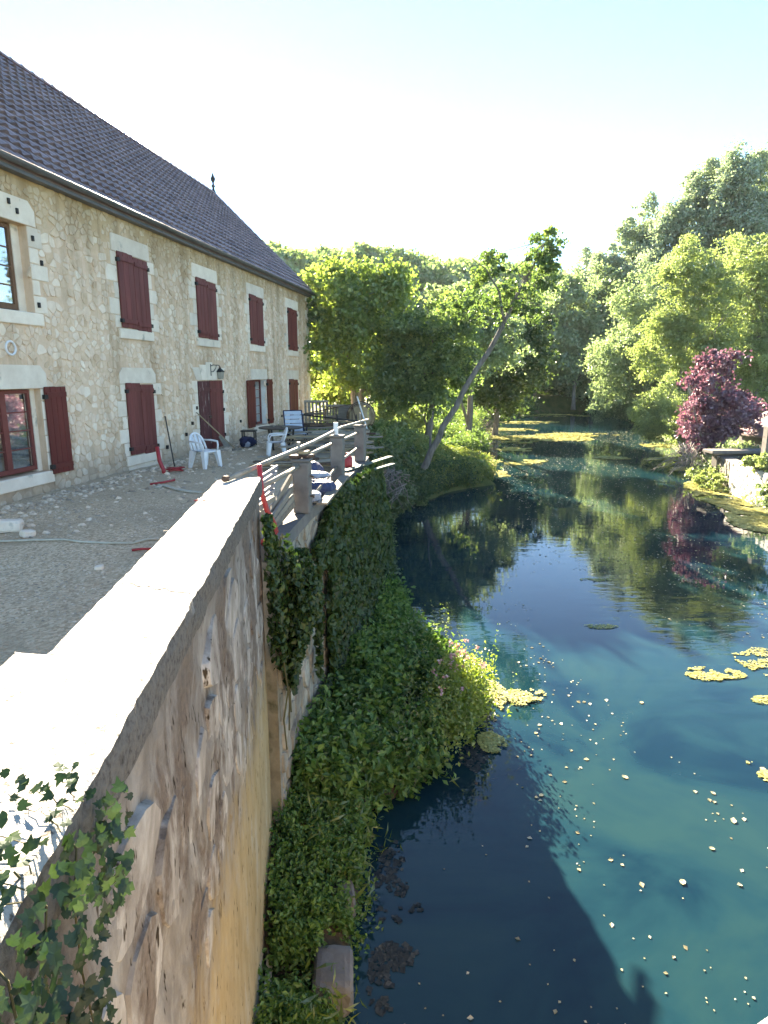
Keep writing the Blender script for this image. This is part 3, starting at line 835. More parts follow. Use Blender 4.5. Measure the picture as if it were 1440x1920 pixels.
# door
dl = HB(); dl.hbox(-.69, .11, .003, .012, 2.4, 4.54)
leaf1 = dl.build('door_leaf', M['red_peel'], house)
for zz in (2.62, 3.42, 4.3):
    b = HB(); b.hbox(-.68, .10, .040, .06, zz - .055, zz + .055, .7); b.build('rail', M['red_peel'], leaf1)
for i in range(4):
    b = HB(); b.hbox(-.70 + i * .205, -.70 + (i + 1) * .205 - .006, (.014), .038, 2.37, 4.56, dr.random(), .004); b.build('board', M['red_peel'], leaf1)
m = HB(); m.hbox(-.1, .06, .062, .09, 3.38, 3.46); m.build('door_handle', M['rust'], leaf1)
dl = HB(); dl.hbox(.15, 1.1, .003, .012, 2.4, 4.54)
leaf2 = dl.build('door_leaf', M['red_paint'], house)
for zz in (2.7, 4.25):
    b = HB(); b.hbox(.16, 1.08, .044, .064, zz - .055, zz + .055, .5); b.build('rail', M['red_paint'], leaf2)
for i in range(5):
    b = HB(); b.hbox(.14 + i * .2, .14 + (i + 1) * .2 - .005, .014, .042, 2.37, 4.57, dr.random(), .004); b.build('board', M['red_paint'], leaf2)
for zz in (2.75, 3.6, 4.2):
    h = HB(); h.hbox(1.08, 1.2, .0, .06, zz - .05, zz + .05); h.build('hinge', M['iron'], leaf2)

# windows
def casement(s0, s1, z0, z1, off, mat, rows, fw=.07, split=True, curtain=True, cols=1, name='window'):
    f = HB()
    f.hbox(s0, s0 + fw, off - .06, off, z0, z1); f.hbox(s1 - fw, s1, off - .06, off, z0, z1)
    f.hbox(s0 + fw, s1 - fw, off - .06, off, z1 - fw, z1); f.hbox(s0 + fw, s1 - fw, off - .06, off, z0, z0 + fw * 1.3)
    if split: f.hbox((s0 + s1) / 2 - .07, (s0 + s1) / 2 + .07, off - .055, off + .012, z0 + fw * 1.3, z1 - fw)
    fr = f.build(name, mat, house)
    halves = [(s0 + fw, (s0 + s1) / 2 - .07), ((s0 + s1) / 2 + .07, s1 - fw)] if split else [(s0 + fw, s1 - fw)]
    ph = (z1 - z0 - 2.3 * fw) / rows
    for a, b in halves:
        for r in range(rows):
            za = z0 + 1.3 * fw + r * ph
            p = HB(); p.hbox(a, b, off - .034, off - .028, za + .012, za + ph - .012); p.build('pane', M['glass'], fr)
            if r:
                q = HB(); q.hbox(a, b, off - .05, off - .008, za - .012, za + .012); q.build('glazing_bar', mat, fr)
        if curtain:
            c = HB(); nn = 14
            vs = []
            for z in (z0 + fw, z1 - fw):
                for i in range(nn): vs.append(L_(a + (b - a) * i / (nn - 1), off - .11 + .012 * math.sin(i * 1.9), z))
            c.add(vs, [(i, i + 1, nn + i + 1, nn + i) for i in range(nn - 1)]); c.build('curtain', M['lace'], fr)
casement(-9.5, -7.98, 2.84, 4.46, -.16, M['red_frame'], 4)
m = HB(); m.hbox(-7.98, -7.86, -.3, -.14, 2.8, 4.48); m.build('jamb_stone', M['dressed'], wall_o)
casement(-9.35, -7.95, 6.0, 7.58, -.2, M['brown_wood'], 4, .08, True, False)
m = HB(); m.hbox(-7.95, -7.75, -.3, -.18, 5.96, 7.6); m.build('jamb_stone', M['dressed'], wall_o)
casement(4.03, 5.46, 2.82, 4.55, -.2, M['red_frame'], 5, .06, True, True)
m = HB(); m.hbox(5.462, 5.478, -.195, -.004, 2.8, 4.56); m.build('jamb_stone', M['white_wall'], wall_o)
# vent ring
m = MB(); pts = [L_(-8.58 + .125 * math.cos(a), .03, 5.25 + .125 * math.sin(a)) for a in [2 * math.pi * k / 20 for k in range(21)]]
m.tube(pts, .022, 6, .5, False); m.build('vent_ring', M['white_plastic'], house, True)
# wall lantern
ln = MB(); ln.bar(L_(.3, .02, 4.72), L_(.3, .02, 5.1), .05, .02, HN)
ln.tube([L_(.3, .03, 5.03), L_(.42, .06, 5.07), L_(.8, .1, 5.06), L_(.86, .1, 5.0)], .013, 6)
ln.tube([L_(.3, .03, 4.85), L_(.45, .05, 4.86), L_(.6, .07, 4.97), L_(.62, .08, 5.05)], .012, 6)
lan = ln.build('wall_lantern', M['iron'], house)
m = MB(); m.lathe(L_(.86, .1, 4.62), [(.07, 0), (.105, .02), (.13, .22)], 6); m.build('lantern_glass', M['glass_frost'], lan)
m = MB(); m.lathe(L_(.86, .1, 4.84), [(.15, 0), (.155, .02), (.06, .1), (.03, .14), (.015, .19)], 6); m.build('lantern_cap', M['iron'], lan)
# wall ties / iron stubs
for s, z in ((-1.25, 3.3), (-1.7, 3.0), (7.3, 3.0), (2.6, 3.1), (-2.9, 2.75), (-.9, 3.75)):
    m = HB(); m.hbox(s - .03, s + .03, .01, .07, z - .05, z + .05); m.build('iron_stub', M['iron'], house)

# ------------------------------------------------------------------ parapet and river wall beside the camera
WA = Vector((-.59, .83, 0)); WB = Vector((-1.05, 5.43, 0))
WD = (WB - WA).normalized(); WNN = Vector((WD.y, -WD.x, 0))
par = thing('parapet_wall', 'tall lichen stained river wall with broad sunlit cement coping and ochre foot', 'wall', (-.9, 2.6, 0))
po = Vector((-.9, 2.6, 0)); bpy.context.view_layer.update()
CZ = 3.9
outline = [(-.50, -.4), (-.59, .83), (-1.05, 5.43), (-1.39, 5.23), (-1.06, 1.87), (-1.17, 1.89), (-1.10, 1.2), (-1.02, -.4)]
def dens(poly, step):
    out = []
    for i in range(len(poly)):
        a, b = Vector((*poly[i], 0)), Vector((*poly[(i + 1) % len(poly)], 0)); n = max(1, int((b - a).length / step))
        for k in range(n): out.append(a + (b - a) * k / n)
    return out
def coping():
    bm_pts = dens(outline, .04); c = Vector((0, 0, 0))
    for p in bm_pts: c += p
    rr = random.Random(2); vs = []
    n = len(bm_pts)
    nor = []
    for i in range(n):
        t = (bm_pts[(i + 1) % n] - bm_pts[i - 1]).normalized(); nor.append(Vector((t.y, -t.x, 0)))
    rings = [(.0, -.15), (.004, -.10), (.003, -.05), (-.002, -.012), (-.02, 0)]
    for off, dz in rings:
        for i, p in enumerate(bm_pts):
            j = rr.uniform(-.003, .003) + (float(vnoise(p.x * 9, p.y * 9 + dz * 20, 4)) - .5) * .008
            q = p + nor[i] * (off + j); vs.append(q + Vector((0, 0, CZ + dz)) - po)
    fs = []
    for r in range(len(rings) - 1):
        for i in range(n):
            j = (i + 1) % n; fs.append((r * n + i, r * n + j, (r + 1) * n + j, (r + 1) * n + i))
    fs.append(tuple((len(rings) - 1) * n + i for i in range(n)))
    m = MB(); m.add(vs, fs); return m
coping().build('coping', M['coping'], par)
for (a, b) in (((-1.23, 3.46), (-.86, 3.52)), ((-1.1, 2.55), (-.77, 2.42))):      # hairline cracks
    m = MB(); rr = random.Random(int(a[1] * 10)); pts = []
    for k in range(12):
        t = k / 11; pts.append(Vector((a[0] + (b[0] - a[0]) * t, a[1] + (b[1] - a[1]) * t + rr.uniform(-.018, .018), CZ + .001)) - po)
    m.tube(pts, .0013, 4); m.build('crack', M['iron'], par)
# masonry body: displaced river face + plain other faces
ZB, ZT = -.6, 3.752
L = 6.0
ss_ = np.linspace(-1.2, (WB - WA).length, 260); zz_ = np.linspace(ZB, ZT, 190)
SS, ZZ = np.meshgrid(ss_, zz_)
lump = (fbm(SS * 3.2, ZZ * 3.2, 41) - .47) * .05 + (fbm(SS * 11, ZZ * 11, 42, 3) - .45) * .018
lump *= np.clip((ZZ - 2.0) / .5, .3, 1)
lump *= np.clip(((WB - WA).length - SS) / .08, 0, 1)
OFF = -.03 + lump
FX = WA.x + WD.x * SS + WNN.x * OFF - po.x; FY = WA.y + WD.y * SS + WNN.y * OFF - po.y
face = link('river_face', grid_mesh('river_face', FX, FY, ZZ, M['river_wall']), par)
m = MB()
p = [WA + WD * -1.2 + WNN * -.075, WB + WNN * -.033, Vector((-1.37, 5.22, 0)), Vector((-1.03, 1.9, 0)), Vector((-1.15, 1.88, 0)), Vector((-1.0, -.4, 0))]
vs = [q + Vector((0, 0, ZB)) - po for q in p] + [q + Vector((0, 0, ZT - .002)) - po for q in p]
n = len(p); m.add(vs, [(i, (i + 1) % n, n + (i + 1) % n, n + i) for i in range(n)] + [tuple(range(n, 2 * n))])
m.build('masonry_core', M['river_wall'], par)
rw = random.Random(21)
def wframe(x, y, h):
    q = WA + WD * x + WNN * (-.03 + h) - po
    return (q.x, q.y, y)
cells = stone_cells(-.2, (WB - WA).length - .02, .3, 3.70, .46, .27, .25, (), rw, lambda x, y: y < 2.25 + rw.uniform(-.25, .25))
cells = [c for c in cells if rw.random() < .88]
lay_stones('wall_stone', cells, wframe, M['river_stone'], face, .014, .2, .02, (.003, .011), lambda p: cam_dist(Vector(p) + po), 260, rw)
# plinth strip at the foot
m = MB(); rr = random.Random(3); a = []
for k in range(25):
    t = k / 24 * (WB - WA).length; q = WA + WD * t + WNN * (.045 + rr.uniform(-.02, .02)) - po; q2 = WA + WD * t - po
    a += [(q.x, q.y, -.3), (q.x, q.y, .17 + rr.uniform(-.03, .03)), (q2.x, q2.y, .24)]
m.add(a, [(3 * k, 3 * k + 3, 3 * k + 4, 3 * k + 1) for k in range(24)] + [(3 * k + 1, 3 * k + 4, 3 * k + 5, 3 * k + 2) for k in range(24)])
m.build('plinth', M['river_wall'], par)

# ------------------------------------------------------------------ terrace retaining wall with its ledge
rwall = thing('terrace_wall', 'low rubble retaining wall under the terrace with a cement ledge', 'wall', (-.8, 8, 0))
ro = Vector((-.8, 8, 0)); bpy.context.view_layer.update()
edge = [(-.955, 5.44), (-.93, 6.2), (-.86, 7.15), (-.61, 9.0), (-.50, 9.9), (-.36, 11.0), (-.30, 12.0)]
inn = [(-1.34, 5.6), (-1.27, 6.3), (-1.16, 7.2), (-.92, 9.05), (-.82, 9.95), (-.70, 11.1), (-.66, 12.04)]
LZ = 3.25
m = MB(); vs = []; n = len(edge)
for z, grow in ((LZ - .13, .02), (LZ, .015)):
    for (ex, ey) in edge: vs.append(Vector((ex + grow, ey, z)) - ro)
for z in (LZ - .13, LZ):
    for (ex, ey) in inn: vs.append(Vector((ex, ey, z)) - ro)
fs = []
for i in range(n - 1):
    fs += [(i, i + 1, n + i + 1, n + i), (n + i, n + i + 1, 3 * n + i + 1, 3 * n + i), (3 * n + i, 3 * n + i + 1, 2 * n + i + 1, 2 * n + i), (2 * n + i, 2 * n + i + 1, i + 1, i)]
fs += [(0, n, 3 * n, 2 * n), (n - 1, 3 * n - 1, 4 * n - 1, 2 * n - 1)]
m.add(vs, fs); m.build('ledge', M['concrete'], rwall)
m = MB(); vs = []
for z in (-.5, LZ - .132):
    for (ex, ey) in edge: vs.append(Vector((ex - .03, ey, z)) - ro)
for z in (-.5, LZ - .132):
    for (ex, ey) in inn: vs.append(Vector((ex, ey, z)) - ro)
m.add(vs, [(i, i + 1, n + i + 1, n + i) for i in range(n - 1)] + [(2 * n + i + 1, 2 * n + i, 3 * n + i, 3 * n + i + 1) for i in range(n - 1)] + [(2 * n, 0, n, 3 * n), (n - 1, 3 * n - 1, 4 * n - 1, 2 * n - 1)])
core = m.build('masonry', M['terrace_stone'], rwall)
cum = [0]
for i in range(n - 1): cum.append(cum[-1] + math.hypot(edge[i + 1][0] - edge[i][0], edge[i + 1][1] - edge[i][1]))
def eframe(x, y, h):
    i = max(0, min(n - 2, sum(1 for c in cum[1:-1] if x > c)))
    t = (x - cum[i]) / (cum[i + 1] - cum[i]); a, b = edge[i], edge[i + 1]
    dx, dy = b[0] - a[0], b[1] - a[1]; l = math.hypot(dx, dy)
    return (a[0] - .03 + dx * t + dy / l * h - ro.x, a[1] + dy * t - dx / l * h - ro.y, y)
cells = stone_cells(.05, cum[-1], .2, LZ - .15, .30, .2, .3, (), rw)
lay_stones('wall_stone', cells, eframe, M['terrace_stone'], core, .012, .22, .015, (.008, .035), lambda p: cam_dist(Vector(p) + ro), 220, rw)

# ------------------------------------------------------------------ bridge parapet under the camera
bd = Vector((.894, .447, 0)); bnrm = Vector((-.447, .894, 0))
bp0 = Vector((.47, .69, 0))
br = thing('bridge_parapet', 'pale cement coping corner of the bridge parapet at the bottom right edge', 'parapet', (.5, .6, 0))
bo = Vector((.5, .6, 0)); bpy.context.view_layer.update()
m = MB(); c = bp0 + bd * 1.05 - bnrm * .22
Bm = Matrix((bd, bnrm, Vector((0, 0, 1)))).transposed()
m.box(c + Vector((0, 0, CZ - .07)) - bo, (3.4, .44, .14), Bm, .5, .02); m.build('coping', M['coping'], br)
m = MB(); m.box(c + Vector((0, 0, 1.6)) - bo, (3.4, .36, 4.3), Bm); m.build('body', M['river_wall'], br)
# ------------------------------------------------------------------ trees
def lobes_px(lst, y):
    """(u, v, radius_u, radius_v, depth offset) in photo pixels at distance y -> ellipsoids in metres"""
    out = []
    for u, v, ru, rv, dy in lst:
        c = at(u, v, y + dy); k = (y + dy) / F_PX
        out.append((c, ru * k, max(1.0, (ru + rv) * .45 * k), rv * k))
    return out
def crown_points(lobes, n, clump, seed, shell=.5, ragged=.12):
    rg = np.random.default_rng(seed)
    ex = []
    for c, a, b, h in lobes:
        ex.append((Vector(c), a * .82, b * .82, h * .85))
        for _ in range(5):
            d = rg.normal(size=3); d /= np.linalg.norm(d); f = rg.uniform(.36, .62)
            ex.append((Vector(c) + Vector((d[0] * a * .8, d[1] * b * .8, d[2] * h * .8)), a * f, b * f, h * f * rg.uniform(.8, 1.25)))
    lobes = ex
    vol = np.array([a * b + b * c + a * c for _, a, b, c in lobes]); vol = vol / vol.sum()
    per = 60
    nc = max(4, n // per); P = []; T = []
    ks = rg.choice(len(lobes), nc, p=vol); bump = rg.normal(size=(len(lobes), 14, 3)); bump /= np.linalg.norm(bump, axis=2)[..., None]; bamp = rg.uniform(-.32, .30, (len(lobes), 14))
    for k in ks:
        c, a, b, h = lobes[k]
        d = rg.normal(size=3); d /= np.linalg.norm(d)
        r = rg.uniform(shell, 1.0) ** .6
        if rg.random() < ragged: r = rg.uniform(1.0, 1.22)
        r *= 1 + float(np.sum(bamp[k] * np.exp(-(1 - bump[k] @ d) / .09)))
        q = np.array(c) + d * r * np.array((a, b, h))
        m = int(per * rg.uniform(.5, 1.5)); cr = clump * rg.uniform(.4, 1.5)
        o = rg.normal(size=(m, 3)) * np.array((cr, cr, cr * .62)) * .55
        o[:, 2] -= .25 * (o[:, 0] ** 2 + o[:, 1] ** 2) / max(cr, .1)
        P.append(q + o); T.append(np.clip(rg.normal(rg.uniform(.2, .8), .17, m), 0, 1))
    return np.concatenate(P), np.concatenate(T)
def limb_pts(a, b, wob, seed, n=7):
    rr = random.Random(seed); a, b = Vector(a), Vector(b); d = b - a; out = []
    for i in range(n):
        t = i / (n - 1); w = math.sin(math.pi * t) * wob
        out.append(a + d * t + Vector((rr.uniform(-w, w), rr.uniform(-w, w), rr.uniform(-w, w) * .5)))
    return out
def tree(name, label, cat, base, trunks, lobes, n, leaf, mat, clump, seed, bark='bark', group=None, up=.35, shell=.5, ragged=.12, cname='crown', aspect=.38, branches=10, droop=.15, lim=None, bstart=0, bthick=.45):
    """trunks: list of (points, r0, r1)"""
    t = thing(name, label, cat, base, 0, group); bpy.context.view_layer.update(); b = Vector(base)
    rr = random.Random(seed)
    for i, (pts, r0, r1) in enumerate(trunks):
        m = MB(); k = len(pts); P = []
        for j in range(k - 1):
            seg = limb_pts(pts[j], pts[j + 1], (Vector(pts[j + 1]) - Vector(pts[j])).length * .04, seed + i * 7 + j, 4)
            P += seg[:-1]
        P.append(Vector(pts[-1]))
        rad = [r0 + (r1 - r0) * (q / (len(P) - 1)) for q in range(len(P))]
        if i == 0: rad[0] *= 1.35
        m.tube([p - b for p in P], rad, 9); m.build('trunk' if i == 0 else 'limb', M[bark], t, True)
    if branches and trunks:
        main = trunks[0][0]; m = MB()
        for k in range(branches):
            c, a, bb, h = lobes[rr.randrange(len(lobes))]
            e = Vector(c) + Vector((rr.uniform(-.7, .7) * a, rr.uniform(-.7, .7) * bb, rr.uniform(-.6, .7) * h))
            i = rr.randrange(min(bstart, len(main) - 2), len(main) - 1); s = Vector(main[i]).lerp(Vector(main[i + 1]), rr.uniform(.4, 1))
            L = (e - s).length; r = min(trunks[0][1] * bthick, .012 * L + .015)
            pp = limb_pts(s, e, L * .07, seed + 50 + k, 6); m.tube([p - b for p in pp], [r * (1 - .8 * j / 5) for j in range(6)], 5)
        tag(m.build('branches', M[bark], t, True), kind='stuff')
    P, T = crown_points(lobes, n, clump, seed, shell, ragged)
    if lim is not None:
        kk = lim(P); P, T = P[kk], T[kk]
    rg = np.random.default_rng(seed + 1)
    S = leaf * rg.uniform(.7, 1.35, len(P))
    link(cname, leaf_mesh(cname, M[mat], P - np.array(base), S, up, None, T, aspect, seed, droop), t)
    return t
def trunk_to(base, top, bend=(0, 0, 0)):
    base, top = Vector(base), Vector(top); mid = base.lerp(top, .5) + Vector(bend)
    return [base, base.lerp(mid, .55), mid, mid.lerp(top, .5), top]
def bank(u, v, y, side='L'):
    p = at(u, v, y); p.z = float(left_h(p.x, p.y) if side == 'L' else right_h(p.x, p.y)) - .1; return p

# walnut beside the house
yb = 34
b = Vector((-1.45, 34, 2.2))
tree('walnut_tree', 'bright yellow green walnut tree with forked trunk beside the far house corner', 'tree', b,
     [([b, b + Vector((-.12, 0, 1.1)), b + Vector((-.35, .1, 2.6)), at(640, 560, 34)], .2, .05), ([b + Vector((.16, .1, 0)), b + Vector((.3, 0, 1.2)), b + Vector((.45, .1, 2.6)), at(720, 590, 34.5)], .17, .04)],
     lobes_px([(655, 565, 78, 75, 0), (625, 640, 52, 75, -.5), (705, 560, 72, 62, .8), (690, 650, 85, 70, 0), (650, 520, 58, 35, .3), (745, 545, 40, 40, .6), (622, 575, 38, 55, 1), (735, 640, 45, 50, 0), (640, 700, 40, 30, 0), (700, 705, 40, 25, 0)], yb), 26000, .21, 'walnut_leaf', .6, 101, 'bark_pale', branches=14, droop=.6)
b = bank(610, 735, 41)
tree('hazel_shrub', 'low yellow green shrub filling the gap under the walnut by the house corner', 'shrub', b, [([b, at(612, 725, 41), at(615, 690, 41)], .06, .02)],
     lobes_px([(610, 715, 40, 45, 0), (640, 740, 45, 30, 1), (600, 690, 22, 30, 0)], 41), 7000, .2, 'walnut_leaf', .5, 102, branches=5)
# leaning alder
b = Vector((1.05, 25.9, -.05))
a1, a2, a3 = at(830, 800, 26), at(895, 690, 26), at(950, 595, 26)
t_main = [b, at(800, 868, 26), a1, a2, a3, at(968, 555, 26), at(1000, 500, 26.2), at(1030, 440, 26.4)]
t_l = [at(946, 603, 26), at(935, 545, 25.6), at(912, 505, 25.3), at(890, 490, 25)]
t_s = [at(808, 850, 26), at(807, 800, 26.2), at(812, 770, 26.3)]
tree('leaning_alder', 'slender alder leaning far out over the river with a sparse dark top', 'tree', b,
     [(t_main, .165, .02), (t_l, .05, .012), (t_s, .06, .025), ([at(960, 560, 26), at(985, 560, 26.4), at(1010, 520, 26.6)], .045, .015)],
     lobes_px([(1018, 455, 26, 28, 0), (1005, 495, 34, 24, .3), (990, 530, 38, 28, .3), (1030, 500, 18, 30, .5), (925, 485, 32, 14, -.3), (945, 525, 26, 22, 0), (960, 560, 30, 25, .3), (1000, 565, 36, 22, .4), (1035, 440, 10, 26, 0), (1010, 430, 8, 18, 0), (895, 500, 16, 10, 0), (990, 600, 34, 22, .3), (925, 570, 26, 18, -.2), (905, 520, 26, 14, -.2)], 26),
     5600, .14, 'alder_leaf', .24, 103, 'bark', branches=20, ragged=.35, shell=.3, bstart=5, bthick=.13)
# trees behind the alder along the left bank
specs = [
 ('alder_tree', 'round green alder standing left of the leaning trunk', 33, (800, 800), [(810, 620, 70, 60, 0), (760, 660, 60, 60, 0), (850, 640, 60, 65, .5), (800, 700, 85, 60, 0), (860, 590, 50, 35, 1), (740, 720, 45, 45, 0), (840, 740, 70, 50, 0)], 22000, .2, 'alder_leaf'),
 ('alder_tree', 'taller pale green alder behind the leaning trunk, topping the middle of the bank', 42, (880, 770), [(880, 585, 60, 45, 0), (850, 560, 40, 30, 0), (930, 620, 55, 50, 0), (890, 650, 80, 50, 0)], 16000, .24, 'willow_leaf'),
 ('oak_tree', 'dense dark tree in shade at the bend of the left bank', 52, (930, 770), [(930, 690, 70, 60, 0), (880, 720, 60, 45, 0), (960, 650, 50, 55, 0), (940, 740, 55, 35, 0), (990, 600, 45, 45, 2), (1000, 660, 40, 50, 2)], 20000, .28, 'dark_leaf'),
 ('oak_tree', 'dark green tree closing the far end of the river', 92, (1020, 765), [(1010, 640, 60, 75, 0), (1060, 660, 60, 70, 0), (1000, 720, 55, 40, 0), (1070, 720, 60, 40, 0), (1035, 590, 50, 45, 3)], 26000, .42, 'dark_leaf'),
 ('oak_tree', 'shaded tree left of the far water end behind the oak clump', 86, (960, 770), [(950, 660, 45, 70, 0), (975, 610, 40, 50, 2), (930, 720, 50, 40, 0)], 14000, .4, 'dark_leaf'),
 ('willow_tree', 'broad grey green willow right of the far water end', 84, (1110, 768), [(1110, 610, 60, 65, 0), (1150, 660, 60, 75, 0), (1095, 690, 45, 60, 0), (1140, 560, 50, 45, 2), (1160, 730, 50, 40, 0)], 26000, .4, 'willow_leaf'),
]
for k, (nm, lab, y, (bu, bv), lob, n, lf, mt) in enumerate(specs):
    b = at(bu, bv, y); b.z = max(float(left_h(b.x, b.y)), -.2) - .1 if k != 5 else float(right_h(b.x, b.y)) - .1
    if b.z < 0: b.z = -.3
    lo = lobes_px(lob, y); top = lo[0][0]
    tree(nm, lab, 'tree', b, [(trunk_to(b, top, (.2, 0, 0)), .16 + .002 * y, .05)], lo, int(n * 1.4), lf * .84, mt, lf * 2.1, 200 + k, branches=14, ragged=.22, shell=.4)
for k, (lab, y, bu, lob, n) in enumerate([
  ('grey green willow filling the middle of the skyline right of the leaning alder', 74, 1075, [(1075, 585, 45, 50, 0), (1050, 640, 45, 60, 0), (1100, 640, 40, 60, 0), (1070, 540, 22, 24, 0)], 20000),
  ('small willow between the dark oak and the far water end', 78, 1000, [(1005, 590, 40, 45, 0), (985, 650, 40, 55, 0), (1030, 660, 36, 50, 0)], 16000)]):
    b = at(bu, 765, y + 8); b.z = .4
    lo = lobes_px(lob, y + 8)
    tree('willow_tree', lab, 'tree', b, [(trunk_to(b, lo[0][0], (.3, 0, 0)), .25, .05)], lo, n, .36, 'willow_leaf', .9, 260 + k, branches=10)
# small distant tree in the gap of sky
b = at(1095, 700, 130); b.z = 8
tree('slender_poplar', 'small bluish poplar far off in the dip of the skyline', 'tree', b, [(trunk_to(b, at(1096, 480, 130)), .3, .05)], lobes_px([(1094, 500, 20, 35, 0), (1100, 560, 30, 40, 0), (1085, 540, 14, 25, 0)], 130), 6000, .5, 'poplar_leaf', 1.2, 240, branches=6)
# right bank: tall poplars behind, yellow green trees in front
right = [
 ('poplar_tree', 'tallest grey green poplar at the right picture edge', 78, (1420, 740), [(1395, 350, 42, 50, 0), (1445, 365, 44, 70, 1), (1370, 440, 55, 62, 0), (1445, 480, 60, 85, 0), (1372, 312, 15, 26, 0), (1400, 308, 20, 24, 0), (1432, 300, 18, 26, 0), (1355, 375, 18, 40, -1), (1420, 420, 36, 50, -2), (1400, 560, 80, 90, 0)], 40000, .42, 'poplar_leaf', 1.1),
 ('poplar_tree', 'tall grey poplar with a pointed top left of the tallest one', 82, (1310, 740), [(1322, 345, 22, 48, 0), (1338, 318, 10, 24, 0), (1300, 372, 18, 36, 0), (1305, 425, 46, 52, 0), (1262, 420, 20, 44, 0), (1242, 455, 24, 46, 0), (1278, 395, 12, 26, 0), (1310, 510, 80, 70, 0), (1240, 520, 50, 55, 0), (1350, 430, 32, 56, 2)], 36000, .42, 'poplar_leaf', 1.1),
 ('poplar_tree', 'mid height poplar on the left shoulder of the tall right grove', 88, (1190, 745), [(1190, 462, 32, 42, 0), (1212, 412, 16, 36, 0), (1228, 440, 18, 40, 0), (1168, 428, 9, 22, 0), (1180, 415, 8, 18, 0), (1150, 490, 22, 34, 0), (1170, 530, 55, 52, 0), (1225, 545, 56, 62, 0), (1190, 625, 70, 70, 0)], 32000, .44, 'poplar_leaf', 1.1),
 ('willow_tree', 'leafy willow of the middle right bank behind the overhanging bush', 62, (1220, 755), [(1200, 640, 70, 75, 0), (1250, 590, 60, 70, 0), (1160, 690, 50, 55, 0), (1270, 680, 60, 70, 0), (1230, 720, 60, 40, 0), (1190, 570, 45, 45, 0)], 32000, .32, 'willow_leaf', .9),
 ('acacia_tree', 'yellow green acacia with a slim bare trunk behind the purple shrub', 47, (1305, 740), [(1300, 500, 45, 45, 0), (1265, 570, 45, 50, 0), (1330, 560, 60, 55, 0), (1290, 630, 60, 40, 0), (1240, 640, 40, 45, 0), (1340, 640, 50, 55, 0), (1250, 690, 45, 40, 0)], 22000, .25, 'yellow_leaf', .65),
 ('acacia_tree', 'wide yellow green acacia reaching out of the right edge', 50, (1420, 750), [(1400, 480, 60, 50, 0), (1440, 540, 70, 70, 0), (1390, 590, 60, 60, 0), (1440, 660, 70, 70, 0), (1390, 680, 45, 55, 0), (1440, 760, 50, 40, 0)], 28000, .25, 'yellow_leaf', .65),
 ('overhanging_bush', 'rounded yellow green bush hanging over the water left of the purple shrub', 41, (1235, 800), [(1235, 770, 42, 40, 0), (1215, 800, 30, 28, -.5), (1255, 810, 42, 24, -.5), (1250, 740, 34, 30, .5), (1290, 800, 30, 40, 0)], 12000, .17, 'yellow_leaf', .4),
 ('bank_bush', 'grey green bush dipping into the water in the middle distance', 66, (1150, 775), [(1150, 745, 38, 32, 0), (1130, 765, 25, 20, 0), (1175, 765, 24, 20, 0)], 8000, .28, 'willow_leaf', .6),
]
for k, (nm, lab, y, (bu, bv), lob, n, lf, mt, cl) in enumerate(right):
    b = at(bu, bv, y); b.x = max(b.x, float(right_edge(y)) + .4); b.z = float(right_h(b.x, b.y)) - .15
    lo = lobes_px(lob, y); top = lo[0][0]
    tree(nm, lab, 'bush' if 'bush' in nm else 'tree', b, [(trunk_to(b, top, (.3, 0, 0)), .05 if 'bush' in nm else .22, .04)], lo, int(n * 1.7), lf * .78, mt, cl * .75, 300 + k, 'bark_pale', branches=22, aspect=.28, droop=.5, shell=.35, ragged=.28)
# purple smoke-bush like shrub
b = on_z(1335, 850, .5); b = Vector((16.6, 32.4, float(right_h(16.6, 32.4)) - .1))
tree('purple_shrub', 'purple leaved plum shrub on the right bank above the stone wall', 'shrub', b,
     [([b, at(1340, 800, 32.4), at(1345, 720, 32.5)], .09, .03), ([b, at(1310, 800, 32), at(1300, 760, 32)], .06, .02), ([b, at(1370, 800, 32.6), at(1385, 760, 32.6)], .06, .02)],
     lobes_px([(1345, 690, 26, 36, 0), (1335, 735, 48, 40, 0), (1310, 780, 42, 36, 0), (1370, 770, 42, 42, 0), (1335, 800, 55, 28, 0), (1390, 790, 24, 26, 0), (1320, 710, 18, 22, 0)], 32.4), 13000, .17, 'purple_leaf', .36, 350, branches=10)
# dead twigs hanging to the water below the purple shrub, and on the left bank
def twig_heap(label, c, ex, n, seed, mat='bark_pale'):
    rr = random.Random(seed); t = MB(); c = Vector(c)
    for k in range(n):
        a = Vector((rr.uniform(-.4, .4) * ex[0], rr.uniform(-.4, .4) * ex[1], rr.uniform(.2, 1) * ex[2]))
        e = a + Vector((rr.uniform(-1, .4) * ex[0], rr.uniform(-.9, .6) * ex[1], -rr.uniform(.2, 1.0) * ex[2]))
        t.tube(limb_pts(a, e, .12, seed + k, 5), [.02, .016, .012, .009, .005], 4)
    o = link('dead_branches', t.mesh('dead_branches', True), None, M[mat]); o.location = c
    return tag(o, label, 'branches')
twig_heap('tangle of pale dead twigs trailing in the water under the purple shrub', (15.0, 31.2, .3), (1.6, 1.2, 1.3), 70, 5)
twig_heap('bare brown brushwood at the foot of the dark trees across the water', (8.2, 50, .2), (1.8, 1.5, 1.5), 60, 6, 'bark')

